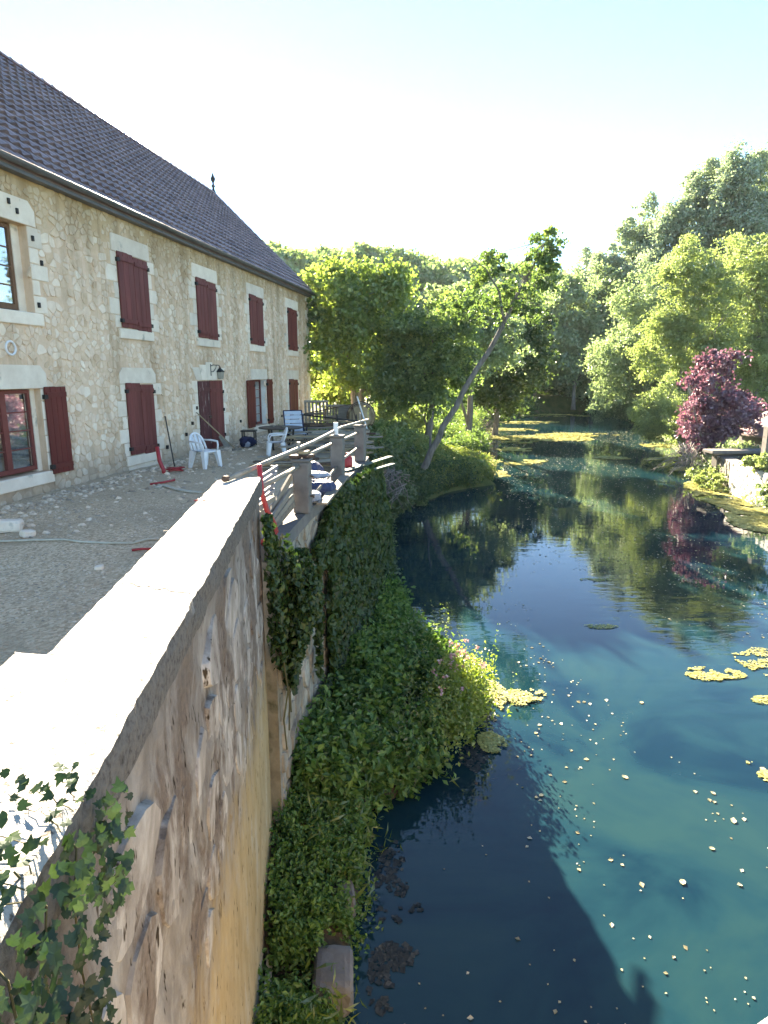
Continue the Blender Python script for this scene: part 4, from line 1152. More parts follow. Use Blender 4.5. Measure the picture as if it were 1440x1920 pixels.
# ------------------------------------------------------------------ bank plants (shoots with paired leaves)
def shoots(name, mat, P, hgt, leaf, nodes, seed, lean=.12, tint=(.2, .8), parent=None, off=(0, 0, 0), aspect=.3, up=.9):
    rg = np.random.default_rng(seed); C, S, T = [], [], []
    n = len(P); H = hgt * rg.uniform(.55, 1.15, n); ln = rg.normal(size=(n, 2)) * lean; tt = rg.uniform(*tint, n)
    for k in range(nodes):
        f = (k + .6) / nodes
        for sgn in (-1, 1):
            az = rg.uniform(0, 6.28, n); r = leaf * .62
            c = np.stack([P[:, 0] + ln[:, 0] * f * H + np.cos(az) * r * sgn, P[:, 1] + ln[:, 1] * f * H + np.sin(az) * r * sgn, P[:, 2] + H * f], 1)
            C.append(c); S.append(leaf * rg.uniform(.6, 1.25, n) * (1.15 - .4 * f)); T.append(np.clip(tt + rg.normal(0, .12, n) + .12 * (f - .5), 0, 1))
    C = np.concatenate(C) - np.array(off)
    return link(name, leaf_mesh(name, M[mat], C, np.concatenate(S), up, None, np.concatenate(T), aspect, seed, .3), parent)
# strip of soil between wall and water
BE = [(2.2, -.4), (3.0, -.3), (3.9, -.26), (4.5, -.18), (5.6, -.12), (6.2, -.15), (6.7, .55), (7.1, .85), (8, 1.2), (9, 1.36), (9.6, 1.32), (10.2, .95), (11, .55), (12.5, .35), (15.7, .25), (20, .15), (24, .6)]
bey = np.array([p[0] for p in BE]); bex = np.array([p[1] for p in BE])
def bed_edge(y): return np.interp(y, bey, bex)
def wall_x(y): return np.interp(y, [0, .83, 5.43, 7.15, 9, 11, 12.4, 14, 24], [-.5, -.59, -1.05, -.86, -.61, -.36, -.30, -.4, -.3])
ts = np.linspace(0, 1, 26); ys = np.linspace(2.2, 24, 160)
Tm, Ym = np.meshgrid(ts, ys)
Xw = wall_x(Ym) - .15; Xe = bed_edge(Ym) + (fbm(Ym * 2.2, Ym * 0, 61) - .5) * .22
Xm = Xw + (Xe - Xw) * Tm
def bed_h(t, y):
    gap = np.clip(1 - np.abs(y - 4.0) / .35, 0, 1)
    return .12 + .42 * (1 - t) ** 1.2 * np.clip((y - 3) / 3, .35, 1) - .55 * np.clip((t - .82) / .18, 0, 1) - .32 * gap + .08 * fbm(y * 3, t * 4, 8)
tag(link('bank_soil', grid_mesh('bank_soil', Xm, Ym, bed_h(Tm, Ym), M['soil'])), kind='structure')
def bed_points(n, y0, y1, t0, t1, seed, dens=None):
    rg = np.random.default_rng(seed); y = rg.uniform(y0, y1, n); t = rg.uniform(t0, t1, n)
    if dens is not None:
        k = dens(y, t, rg); y, t = y[k], t[k]
    x = wall_x(y) + (bed_edge(y) + (fbm(y * 2.2, y * 0, 61) - .5) * .22 - wall_x(y)) * t
    return np.stack([x, y, bed_h(t, y)], 1)
def not_blocks(y, t, rg):
    a = (np.abs(y - 4.2) < .30) & (t > .55) & (t < .88); c = (np.abs(y - 4.85) < .10) & (t > .5) & (t < .85)
    return ~(a | c)
P = bed_points(3000, 5.9, 12.5, .02, .97, 71)
P = P[vnoise(P[:, 0] * 3.2, P[:, 1] * 2.6, 37) > .30]; P[:, 2] += .5 * fbm(P[:, 0] * 2.0, P[:, 1] * 2.0, 33) - .2
tag(shoots('nettle_bed', 'nettle_leaf', P, .46, .125, 6, 71, .24, (.1, 1.0)), 'dense dark green nettles on the shaded bank below the ivy wall', 'plants', kind='stuff')
P = bed_points(1500, 2.6, 6.2, .04, .98, 72, not_blocks)
tag(shoots('bank_weeds', 'nettle_leaf', P, .28, .06, 7, 72, .3), 'low dark weeds along the foot of the river wall', 'plants', kind='stuff')
P = bed_points(700, 12.2, 22, .0, 1, 73)
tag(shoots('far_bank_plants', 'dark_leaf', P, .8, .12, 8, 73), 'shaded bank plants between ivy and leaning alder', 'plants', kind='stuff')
P = bed_points(420, 5.9, 11.5, .25, .97, 171); P = P[vnoise(P[:, 0] * 2, P[:, 1] * 2, 5) > .55]
tag(shoots('pale_herbs', 'yellow_leaf', P, .5, .07, 6, 171, .2, (.0, .5)), 'paler green herbs scattered among the nettles', 'plants', kind='stuff')
P = bed_points(500, 3.2, 11.5, .3, 1.0, 172); P = P[vnoise(P[:, 0] * 2.5, P[:, 1] * 2.5, 15) > .5]
tag(shoots('bank_grass_tufts', 'grass_blade', P, .4, .2, 4, 172, .35, (.0, .45), None, (0, 0, 0), .07, .1), 'tufts of grass at the water edge below the wall', 'grass', kind='stuff')
# tall spikes in the nettles
P = bed_points(26, 7.2, 9.6, .55, .85, 74)
tag(shoots('dock_stems', 'grass_blade', P, .95, .05, 14, 74, .06), 'thin tall seed stems rising from the nettles', 'plants', kind='stuff')
# flowering balsam in the patch of sun
bc = Vector((1.0, 8.0, .12))
bal = thing('balsam_clump', 'sunlit yellow green balsam clump with pink flowers at the water edge', 'plant', bc)
bpy.context.view_layer.update()
rg = np.random.default_rng(75); n = 420
P = np.stack([bc.x + rg.normal(0, .19, n) + rg.uniform(-.1, .12, n), bc.y + rg.normal(0, .38, n), np.full(n, bc.z)], 1)
P[:, 0] += (P[:, 1] - bc.y) * .28
shoots('foliage', 'balsam_leaf', P, .82, .062, 11, 75, .1, (.25, .95), bal, bc, .3)
k = rg.choice(n, 26, replace=False); C = []
for i in k:
    h = .78 + rg.uniform(0, .12)
    if P[i, 1] < bc.y - .1 and rg.random() < .6: continue
    for _ in range(9): C.append(P[i] + np.array([0, 0, h]) + rg.normal(0, .02, 3))
C = np.array(C) - np.array(bc)
link('flowers', leaf_mesh('flowers', M['flower'], C, np.full(len(C), .04), .3, None, None, .5, 76), bal)['kind'] = 'stuff'
# stone blocks in the weeds
def rough_block(name, label, c, size, seed, mat='concrete', rz=0, cat='stone', group=None):
    """angular lump: rounded box with broken, noisy faces"""
    rg = np.random.default_rng(seed); nu, nv = 22, 11; vs = []; fs = []
    for j in range(nv):
        th = math.pi * j / (nv - 1)
        for i in range(nu):
            ph = 2 * math.pi * i / nu
            d = np.array((-math.cos(th), math.cos(ph) * math.sin(th), math.sin(ph) * math.sin(th)))
            e = np.sign(d) * np.abs(d) ** .5; e /= max(np.abs(e).max() ** .35, .2)
            k = 1 + .24 * (float(fbm(d[0] * 1.7 + seed, d[1] * 1.7 + d[2] * 1.3, seed)) - .47) + rg.uniform(-.03, .03)
            vs.append(tuple(e * k * np.array(size) * .46))
    for j in range(nv - 1):
        for i in range(nu): fs.append((j * nu + i, j * nu + (i + 1) % nu, (j + 1) * nu + (i + 1) % nu, (j + 1) * nu + i))
    m = MB(); m.add(vs, fs); o = m.build(name, M[mat]); o.location = c
    o.rotation_euler = (float(rg.uniform(-.1, .1)), float(rg.uniform(-.1, .1)), rz)
    return tag(o, label, cat, group)
rough_block('stone_block', 'larger broken pale concrete block lying in weeds at the wall foot', (-.40, 4.12, .13), (.34, .5, .34), 3, 'concrete', .05)
rough_block('stone_block', 'small pale stone in the weeds just beyond the broken concrete block', (-.34, 4.86, .16), (.18, .26, .26), 4, 'concrete', .1)
0 and rough_block('stone_block', 'dark wet stone at the shaded corner of the bank above the water', (.1, 6.55, .1), (.9, .3, .4), 5, 'soil', .5)

# grassy spit below the leaning alder
def scatter_left(n, y0, y1, d0, d1, seed):
    rg = np.random.default_rng(seed); y = rg.uniform(y0, y1, n); x = left_edge(y) - rg.uniform(d0, d1, n)
    return np.stack([x, y, left_h(x, y)], 1)
P = scatter_left(2600, 25.2, 33.5, .15, 3.6, 81)
tag(shoots('spit_grass', 'grass_blade', P, .75, .16, 6, 81, .3, (.2, 1), None, (0, 0, 0), .16, .2), 'long sunlit grass and herbs on the little spit under the leaning alder', 'grass', kind='stuff')
P = scatter_left(900, 23.2, 27.5, .0, 1.6, 82)
tag(shoots('spit_edge_plants', 'dark_leaf', P, .6, .13, 7, 82, .3), 'dark plants hanging over the shaded edge of the spit', 'plants', kind='stuff')
P = scatter_left(5200, 27, 80, .1, 8, 83)
tag(shoots('bank_undergrowth', 'alder_leaf', P, 1.1, .22, 7, 83, .3), 'undergrowth along the far left bank', 'plants', kind='stuff')
rg = np.random.default_rng(84); n = 3000; y = rg.uniform(20, 40, n); x = rg.uniform(-1, 3, n); k = x < left_edge(y) - 1.2; x, y = x[k], y[k]
P = np.stack([x, y, left_h(x, y)], 1)
tag(shoots('meadow_grass', 'grass_blade', P, .4, .14, 5, 84, .3, (.3, 1), None, (0, 0, 0), .16, .2), 'sunlit grass beyond the end of the terrace', 'grass', kind='stuff')
rg = np.random.default_rng(85); n = 5200; y = rg.uniform(18, 84, n); x = right_edge(y) + rg.uniform(.1, 5, n)
P = np.stack([x, y, right_h(x, y)], 1)
tag(shoots('right_bank_undergrowth', 'willow_leaf', P, .9, .2, 7, 85, .3), 'undergrowth along the right bank', 'plants', kind='stuff')
def shrub(name, label, c, r, n, leaf, mat, seed, cat='shrub'):
    c = Vector(c)
    t = thing(name, label, cat, c); bpy.context.view_layer.update()
    m = MB(); rr = random.Random(seed)
    for k in range(6):
        e = Vector((rr.uniform(-.6, .6) * r[0], rr.uniform(-.6, .6) * r[1], r[2] * rr.uniform(.8, 1.5)))
        m.tube(limb_pts((0, 0, -.1), e, .06, seed + k, 5), [.03, .025, .02, .014, .008], 5)
    tag(m.build('stems', M['bark'], t), kind='stuff')
    P, T = crown_points([((0, 0, r[2] * .9), r[0], r[1], r[2])], n, min(r) * .3, seed, .35, .2)
    rg = np.random.default_rng(seed); link('foliage', leaf_mesh('foliage', M[mat], P, leaf * rg.uniform(.7, 1.3, len(P)), .4, None, T, .38, seed, .2), t)
    return t
shrub('elder_shrub', 'sunlit pale shrub left of the leaning trunk beyond the terrace', (0.9, 33.5, 1.6), (1.4, 1.2, 1.0), 5000, .16, 'yellow_leaf', 86)
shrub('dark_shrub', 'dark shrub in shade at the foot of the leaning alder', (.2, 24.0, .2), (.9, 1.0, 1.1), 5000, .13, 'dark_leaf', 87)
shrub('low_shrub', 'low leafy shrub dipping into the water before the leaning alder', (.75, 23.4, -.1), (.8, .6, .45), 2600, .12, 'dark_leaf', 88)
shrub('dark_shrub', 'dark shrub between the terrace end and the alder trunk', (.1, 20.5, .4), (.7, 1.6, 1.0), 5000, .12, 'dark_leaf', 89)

# ------------------------------------------------------------------ ivy
def ivy_sheet(P, out, mat, leaf, seed, name='foliage', parent=None, off=(0, 0, 0)):
    rg = np.random.default_rng(seed); n = len(P)
    T = np.clip(rg.normal(.45, .25, n), 0, 1)
    return link(name, leaf_mesh(name, M[mat], P - np.array(off), leaf * rg.uniform(.65, 1.3, n), .25, np.tile(np.array(out) * 1.1, (n, 1)), T, .46, seed, .8), parent)
def vine_stems(parent, pts_list, mat='stem', r=.008):
    m = MB()
    for p in pts_list: m.tube(p, [r] * len(p), 5)
    tag(m.build('stems', M[mat], parent), kind='stuff')
# curtain over the end of the parapet
c0 = Vector((-1.0, 5.6, 3.2))
iv = thing('ivy_curtain', 'dark ivy curtain hanging over the end of the sunlit parapet', 'ivy', c0); bpy.context.view_layer.update()
rg = np.random.default_rng(91); n = 6200
yy = 5.15 + rg.beta(1.6, 1.6, n) * 1.55; top = 3.58 - np.clip((yy - 5.38) / .16, 0, 1) * .48 - np.clip((yy - 5.9), 0, 1) * .25
bot = 1.55 + np.abs(yy - 5.7) * 1.3 + fbm(yy * 4, yy * 0, 5) * .5
zz = top - (top - bot) * rg.random(n) ** 1.1; k = zz < top; 
thick = .05 + .22 * np.exp(-((yy - 5.75) / .45) ** 2) * np.exp(-((zz - 2.7) / .6) ** 2)
xx = np.where(yy < 5.43, -.0995 * (yy - .83) - .59, np.interp(yy, [5.43, 6.2, 7.2], [-.95, -.92, -.85])) + thick * rg.random(n) ** .5 * 1.2
ivy_sheet(np.stack([xx, yy, zz], 1)[k], (1, -.2, 0), 'ivy_leaf', .062, 91, 'foliage', iv, c0)
vine_stems(iv, [limb_pts(Vector((-.95, 5.5 + .1 * j, 3.3)) - c0, Vector((-.9, 5.35 + .16 * j, 1.35 + .1 * j)) - c0, .06, 92 + j, 8) for j in range(4)])
# great ivy mass over the terrace wall
c0 = Vector((-.4, 10, 2))
iv = thing('ivy_mass', 'great dark ivy mass covering the terrace wall below the posts', 'ivy', c0); bpy.context.view_layer.update()
rg = np.random.default_rng(95); n = 26000
yy = rg.uniform(7.1, 15.5, n); zz = .35 + rg.random(n) ** .85 * 2.9
zz = np.minimum(zz, 3.4 - np.clip((8.3 - yy) / 1.0, 0, 1) * .6 - np.clip((yy - 11.5) / 1.0, 0, 1) * 2.2)
bulge = .10 + .24 * np.clip((yy - 7.6) / 2.6, 0, 1) * (.55 + .45 * np.sin(np.clip(zz / 3.2, 0, 1) * 3.0)) * (.6 + .8 * fbm(yy * 1.6, zz * 1.8, 97))
keep = ~((yy < 7.75) & (zz < 2.6) & (zz > .9) & (vnoise(yy * 2, zz * 2, 4) < .6))
xx = np.interp(yy, [7.15, 9, 11, 12.4, 15.5], [-.86, -.61, -.36, -.25, -.15]) + bulge * (1 - .5 * rg.random(n) ** 2)
ivy_sheet(np.stack([xx, yy, zz], 1)[keep], (.9, -.4, .1), 'ivy_leaf', .115, 95, 'foliage', iv, c0)
vine_stems(iv, [limb_pts(Vector((np.interp(8 + j * .6, [7.15, 9, 11, 12.4], [-.86, -.61, -.36, -.30]) + .05, 8 + j * .6, .1)) - c0, Vector((np.interp(8.2 + j * .5, [7.15, 9, 11, 12.4], [-.86, -.61, -.36, -.30]) + .08, 8.2 + j * .5, 3.0)) - c0, .1, 130 + j, 8) for j in range(7)], 'stem', .012)
# hanging greenery on the house corner
c0 = W(12.0, .1, 7.6)
iv = thing('house_vine', 'dark leafy spray hanging at the far upper corner of the house', 'vine', c0); bpy.context.view_layer.update()
P, T = crown_points([((0, .2, .3), .5, .5, .7), ((.25, .2, -.5), .45, .5, .6)], 1500, .2, 99)
link('foliage', leaf_mesh('foliage', M['alder_leaf'], P, np.full(len(P), .2), .1, None, T, .38, 99, .7), iv)
# big-leaved ivy on the coping next to the camera
c0 = Vector((-.62, 1.35, CZ))
iv = thing('ivy_plant', 'large leaved ivy creeping over the coping corner in the bottom left foreground', 'ivy', c0); bpy.context.view_layer.update()
def ivy_leaf_mesh(seed):
    rr = random.Random(seed)
    o = [(0, -.42), (.16, -.50), (.36, -.38), (.52, -.16), (.34, -.02), (.40, .20), (.20, .16), (0, .62), (-.20, .16), (-.40, .20), (-.34, -.02), (-.52, -.16), (-.36, -.38), (-.16, -.50)]
    o = [(x * rr.uniform(.88, 1.12), y * rr.uniform(.9, 1.1)) for x, y in o]
    vs = [(0, -.12, .04)] + [(x, y, .10 * abs(x) - .10 * max(0, y) ** 2 - .05 * max(0, abs(x) - .3)) for x, y in o]
    m = MB(); m.add(vs, [(0, i + 1, (i + 1) % len(o) + 1) for i in range(len(o))], rr.uniform(.2, .8))
    me = m.mesh('ivy_leaf'); return me
M['ivy_big'] = leaf_mat('ivy_big_leaf', (.010, .028, .010), (.035, .065, .02), .3, (.08, .11, .03), .03)
lms = [ivy_leaf_mesh(k) for k in range(8)]
for me in lms: me.materials.append(M['ivy_big'])
rr = random.Random(17); stems = MB()
def put_leaf(p, nrm, size):
    me = lms[rr.randrange(8)]; o = link('ivy_leaf', me, iv); o.location = Vector(p) - c0
    nv = (Vector(nrm) + Vector((rr.uniform(-.5, .5), rr.uniform(-.5, .5), rr.uniform(-.4, .4)))).normalized()
    q = nv.to_track_quat('Z', 'Y') @ Quaternion((0, 0, 1), rr.uniform(0, 6.28)); o.rotation_mode = 'QUATERNION'; o.rotation_quaternion = q
    o.scale = (size, size, size)
def face_x(y): return -.59 - .0995 * (y - .83)
# trailing shoots on top
for (s, e) in (((-.61, 1.10), (-.78, 1.20)), ((-.61, 1.02), (-.86, 1.04)), ((-.60, .92), (-.90, .90)), ((-.60, .85), (-.84, .78)), ((-.61, 1.06), (-.72, 1.12)), ((-.60, .96), (-.74, .98)), ((-.60, .88), (-.76, .86)), ((-.61, 1.14), (-.68, 1.2))):
    pts = []
    for k in range(11):
        t = k / 10; pts.append(Vector((s[0] + (e[0] - s[0]) * t + rr.uniform(-.01, .01), s[1] + (e[1] - s[1]) * t + rr.uniform(-.01, .01), CZ + .006 + .016 * math.sin(t * 3) + rr.uniform(0, .006))))
        if rr.random() < .95 - .4 * t: put_leaf(pts[-1] + Vector((rr.uniform(-.02, .02), rr.uniform(-.02, .02), rr.uniform(.006, .026))), (-.1, -.4, 1), rr.uniform(.018, .034))
    stems.tube([p - c0 for p in pts], [.0015 - .0001 * k for k in range(11)], 5)
# down the river face
for k in range(900):
    y = rr.uniform(.30, 1.22); z = CZ + .02 - rr.random() ** .9 * (.62 - .35 * abs(y - .75))
    if y > 1.05 and z < CZ - .22: continue
    put_leaf((face_x(y) + rr.uniform(.012, .09), y, z), (.9, -.35, .45), rr.uniform(.02, .036))
for k in range(5):
    y = .5 + k * .14
    pts = [Vector((face_x(y) + .02, y + rr.uniform(-.03, .03), CZ - .6 + .15 * j)) for j in range(4)] + [Vector((face_x(y) + .015, y + .02, CZ - .05)), Vector((face_x(y) - .04, y + .03, CZ + .012))]
    stems.tube([p - c0 for p in pts], .0022, 5)
for k, (y, z) in enumerate(((1.33, 3.80), (1.36, 3.76), (1.35, 3.72), (1.32, 3.69))): put_leaf((face_x(y) + .03, y, z), (.9, -.6, .3), .02)
stems.build('stem', M['stem'], iv)

# ------------------------------------------------------------------ right bank masonry
gw = thing('garden_wall', 'bright sunlit stone garden wall rising from the water at the right edge', 'wall', (13.9, 22, 0)); bpy.context.view_layer.update(); go = Vector((13.9, 22, 0))
def rubble_wall(parent, o, a, b, z0, z1, th, mat, seed, dx=.5, dy=.28, limit=60):
    a, b = Vector((*a, 0)), Vector((*b, 0)); d = (b - a).normalized(); n = Vector((-d.y, d.x, 0)); L = (b - a).length
    m = MB(); vs = []
    for q in (a, b, b - n * th, a - n * th): vs.append(q + Vector((0, 0, z0)) - o)
    for q in (a, b, b - n * th, a - n * th): vs.append(q + Vector((0, 0, z1)) - o)
    m.hexa(vs); bo_ = m.build('masonry', mat, parent)
    r_ = random.Random(seed); cells = stone_cells(0, L, max(z0, -.1), z1, dx, dy, .3, (), r_)
    lay_stones('wall_stone', cells, lambda x, y, h: tuple(a + d * x + n * h + Vector((0, 0, y)) - o), mat, bo_, .03, .22, .03, (.02, .06), lambda p: cam_dist(Vector(p) + o), limit, r_, True)
rubble_wall(gw, go, (12.95, 19.0), (14.3, 26.2), -.5, 1.3, .5, M['white_wall'], 41)
m = MB(); m.box(Vector((13.35, 19.4, 1.62)) - go, (.7, 2.6, .6), Matrix.Rotation(-.18, 3, 'Z'), .5, .06); m.build('upper_block', M['white_wall'], gw)
ow = thing('ruined_wall', 'grey ruined wall with a flat cap stone under the purple shrub', 'wall', (15.6, 29, 0)); bpy.context.view_layer.update(); oo = Vector((15.6, 29, 0))
rubble_wall(ow, oo, (14.6, 26.4), (15.35, 29.6), -.5, 1.15, .5, M['concrete'], 42)
rubble_wall(ow, oo, (17.4, 28.9), (15.0, 28.7), -.5, 1.2, .4, M['concrete'], 43)
m = MB(); m.box(Vector((16.1, 29.0, 1.36)) - oo, (2.9, .9, .16), Matrix.Rotation(.05, 3, 'Z'), .5, .03); m.build('cap_stone', M['concrete'], ow)
sd = thing('stone_shed', 'small dark fronted stone shed with a red edged gable at the right edge', 'shed', (19.5, 31.9, .55)); bpy.context.view_layer.update(); so = Vector((18.4, 31.5, .8))
m = MB()
zt = 2.9
m.hexa([Vector(q) - so for q in ((17.5, 30.6, .4), (20.2, 30.6, .4), (20.2, 33.2, .4), (17.5, 33.2, .4), (17.5, 30.6, 2.1), (20.2, 30.6, 2.1), (20.2, 33.2, 2.1), (17.5, 33.2, 2.1))])
m.add([Vector(q) - so for q in ((17.5, 30.6, 2.1), (20.2, 30.6, 2.1), (18.85, 30.6, 3.0), (17.5, 33.2, 2.1), (20.2, 33.2, 2.1), (18.85, 33.2, 3.0))], [(0, 1, 2), (4, 3, 5)])
m.build('wall', M['concrete'], sd)
for sg, x in ((-1, 17.3), (1, 20.4)):
    m = MB(); a = Vector((x, 30.4, 1.98)); c = Vector((18.85, 30.4, 3.06)); d = Vector((0, 3.0, 0))
    vs = [a, a + d, c + d, c]; vs = vs + [q + Vector((0, 0, .1)) for q in vs]; m.hexa([q - so for q in vs]); m.build('roof_slope', M['tile'], sd)
m = MB(); m.box(Vector((18.9, 30.58, 1.25)) - so, (1.5, .05, 1.5)); m.build('door', M['iron'], sd)  # black panel painting the shade inside the shed's dark opening
gp = MB(); gp.box((0, 0, 0), (.36, .36, 2.4), None, .5, .03); o = gp.build('gate_pillar', M['concrete']); o.location = (15.2, 25.3, 1.6); tag(o, 'grey stone pillar standing on the bank at the right edge', 'pillar')
shrub('wall_ivy', 'sunlit ivy tuft growing on top of the bright garden wall', (13.85, 23.3, 1.2), (.5, .9, .35), 2200, .1, 'yellow_leaf', 141, 'ivy')
shrub('wall_ivy', 'green ivy clump hanging down the middle of the bright garden wall', (13.5, 21.9, .2), (.35, .55, .45), 2200, .1, 'willow_leaf', 142, 'ivy')
shrub('bank_herb', 'yellow green herbs between the ruined wall and the water', (14.2, 26.8, -.1), (.6, 1.3, .42), 3000, .11, 'yellow_leaf', 143, 'plant')
shrub('bank_herb', 'pale herbs in the corner before the ruined wall by the dead twigs', (14.9, 29.5, -.1), (.6, .8, .4), 2200, .11, 'yellow_leaf', 144, 'plant')

# ------------------------------------------------------------------ floating algae and flecks
def mat_patch(label, poly_c, n, leaf, mat, seed, name='algae_mat', h=.02):
    rg = np.random.default_rng(seed); C = []
    for (x, y, rx, ry, w) in poly_c:
        k = int(n * w); a = rg.uniform(0, 6.283, k); r = np.sqrt(rg.random(k)) * (.65 + .7 * vnoise(np.cos(a) * 1.7 + x, np.sin(a) * 1.7 + y, seed))
        C.append(np.stack([x + rx * r * np.cos(a), y + ry * r * np.sin(a), .004 + h * rg.random(k)], 1))
    C = np.concatenate(C); w_ = max(p[2] + p[3] for p in poly_c); C = C[vnoise(C[:, 0] * 3.2 / w_ + seed, C[:, 1] * 4.2 / w_, seed) + .5 * vnoise(C[:, 0] * 9 / w_, C[:, 1] * 11 / w_, seed + 3) > .52]; k = len(C)
    me = leaf_mesh(name, M[mat], C, leaf * rg.uniform(.5, 1.5, k), 6.0, None, np.clip(rg.normal(.6, .25, k), 0, 1), .45, seed, 0, .3)
    return tag(link(name, me), label, 'algae', kind='stuff')
mat_patch('yellow algae raft beside the sunlit balsam clump', [(1.66, 9.0, .2, .42, .5), (2.0, 8.85, .36, .2, .4), (2.3, 8.95, .16, .12, .1)], 2600, .032, 'algae', 1, h=.035)
mat_patch('small yellow algae raft nearer the camera than the balsam', [(1.42, 7.62, .18, .2, 1)], 1200, .03, 'algae', 2, h=.035)
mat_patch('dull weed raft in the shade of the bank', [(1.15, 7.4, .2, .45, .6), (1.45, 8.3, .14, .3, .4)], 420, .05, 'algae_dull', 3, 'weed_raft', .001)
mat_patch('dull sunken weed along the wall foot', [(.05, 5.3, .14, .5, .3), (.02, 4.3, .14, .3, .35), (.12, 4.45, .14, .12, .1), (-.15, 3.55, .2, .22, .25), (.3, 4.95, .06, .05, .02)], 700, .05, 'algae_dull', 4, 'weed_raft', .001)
mat_patch('floating algae rafts off the right bank', [(5.35, 9.6, .4, .22, .3), (6.5, 9.9, .5, .6, .4), (5.85, 8.75, .3, .14, .12), (4.6, 7.0, .09, .18, .06), (4.2, 11.6, .3, .1, .06), (5.0, 14.5, .4, .12, .06)], 3200, .04, 'algae', 5)
mat_patch('broad yellow algae along the garden wall', [(13.1, 23.2, 1.0, 2.6, .55), (12.3, 20.5, 1.0, 1.6, .3), (14.0, 27.2, .9, 1.6, .15)], 9000, .13, 'algae', 6)
mat_patch('algae fringe under the overhanging bushes', [(16.6, 36.5, 1.6, .9, .3), (15.5, 32.5, 1.0, .8, .3), (13.3, 37.2, 1.0, .7, .25), (19, 44, 1.4, 1.2, .2)], 6000, .16, 'algae', 7)
mat_patch('algae streaks across the far water', [(12.0, 49, 4.4, 2.2, .3), (15.2, 52, 3.5, 1.5, .15), (10.5, 57, 2.5, 1.5, .12), (8.7, 42, 1.4, 1.2, .1), (9.5, 46, 1.0, .8, .06), (7.6, 35.5, 1.4, 1.0, .08), (20, 78, 4, 3, .1), (14, 66, 4, 2, .1)], 14000, .24, 'algae', 8)
mat_patch('thin yellow scum along the edge of the grassy spit', [(5.9, 37, .5, 3, .5), (5.6, 31.2, .5, 1.2, .25), (8.5, 55, .8, 4, .25)], 3600, .14, 'algae', 9)
rg = np.random.default_rng(131); n = 9000
y = 3.2 + 52 * rg.random(n) ** 1.15; x = bed_edge(np.minimum(y, 24)) + .3 + (right_edge(y) - .3 - bed_edge(np.minimum(y, 24))) * rg.beta(1.4, 1.25, n)
k = (x > left_edge(y) + .2) & (vnoise(x * .5, y * .22, 9) + .45 * vnoise(x * 1.6, y * .8, 12) > .55) & (x > 1.3 + .16 * (y - 5) - 1.2 * (rg.random(n) < .3)); x, y = x[k], y[k]
sz = .013 + .05 * rg.random(len(x)) ** 4 + .0015 * y
me = leaf_mesh('floating_flecks', M['foam'], np.stack([x, y, np.full(len(x), .006)], 1), sz, 6.0, None, None, .4, 132)
tag(link('floating_flecks', me), 'pale leaves and flecks scattered over the river', 'flecks', kind='stuff')
rr = random.Random(44)
lf = [on_z(1280, 955 + 700, 0), on_z(1015, 1492, 0), on_z(1335, 1592, 0), on_z(1337, 1488, 0), on_z(1172, 1458, 0), on_z(1375, 1540, 0), on_z(1203, 1318, 0), on_z(1430, 1442, 0)]
dm = MB(); dm.add([(0, -.5, 0), (.3, -.25, .06), (.36, .1, .05), (.12, .5, .12), (-.1, .45, .03), (-.34, .15, .1), (-.28, -.25, .03), (0, 0, -.02)], [(i, (i + 1) % 7, 7) for i in range(7)], .8)
dme = dm.mesh('floating_leaf'); dme.materials.append(M['foam'])
for p in lf:
    o = link('floating_leaf', dme); o.location = (p.x, p.y, .008); o.rotation_euler = (0, 0, rr.uniform(0, 6)); s = rr.uniform(.06, .1); o.scale = (s, s, s)
    tag(o, 'pale curled leaf floating on the open water', 'leaf', 'curled leaves floating on the river')

print('LEAVES', N_LEAF)
# ------------------------------------------------------------------ concrete posts and rails along the terrace edge
def gz(x, y): return float(terrace_h(x, y))
post_xy = [(-.90, 6.98), (-.665, 9.15), (-.42, 11.3)]
plabs = ['nearest grey concrete fence post, with broken bricks on its top', 'middle grey concrete fence post, with a pipe stub on top', 'farthest grey concrete fence post at the end of the terrace']
pz = [3.82, 3.88, 3.86]
for k, (x, y) in enumerate(post_xy):
    t = thing('concrete_post', plabs[k], 'post', (x, y, LZ - .0), R(-7 - 3 * k), 'concrete posts along the terrace edge')
    h = pz[k] - LZ
    m = MB(); m.box((0, 0, h / 2 + .002), (.175, .175, h), None, .5, .012); m.build('shaft', M['concrete'], t)
    m = MB(); m.box((0, 0, h + .02), (.205, .205, .03), None, .5, .01); m.build('cap', M['concrete'], t)
    if k == 0:
        for zz in (.2, .42):
            m = MB(); m.tube([(.1, -.06, zz), (.13, -.06, zz), (.14, -.06, zz - .02)], .012, 6); m.build('iron_stub', M['rust'], t)
def single(name, label, cat, mb, mat, group=None, smooth=False):
    o = mb.build(name, M[mat]); v = [Vector(w.co) for w in o.data.vertices]
    c = sum(v, Vector()) / len(v); c.z = min(w.z for w in v)
    for w in o.data.vertices: w.co = w.co - c
    o.location = c
    if smooth: o.data.polygons.foreach_set('use_smooth', [True] * len(o.data.polygons))
    return tag(o, label, cat, group)
def pole(name, label, pts, r, mat, cat='pole', group=None, n=8):
    m = MB(); m.tube(pts, r, n); return single(name, label, cat, m, mat, group, True)
top1 = Vector((*post_xy[0], pz[0] + .04)); top2 = Vector((*post_xy[1], pz[1] + .04)); top3 = Vector((*post_xy[2], pz[2] + .04))
pole('long_pole', 'long pale weathered pole resting on the parapet end and across the posts', [(-1.27, 5.12, 3.925), (-1.03, 6.4, 3.955), (-.84, 7.6, 3.97), (-.66, 10, 3.955), (-.40, 11.4, 3.945), (-.3, 12.0, 3.94)], .021, 'steel_pole')
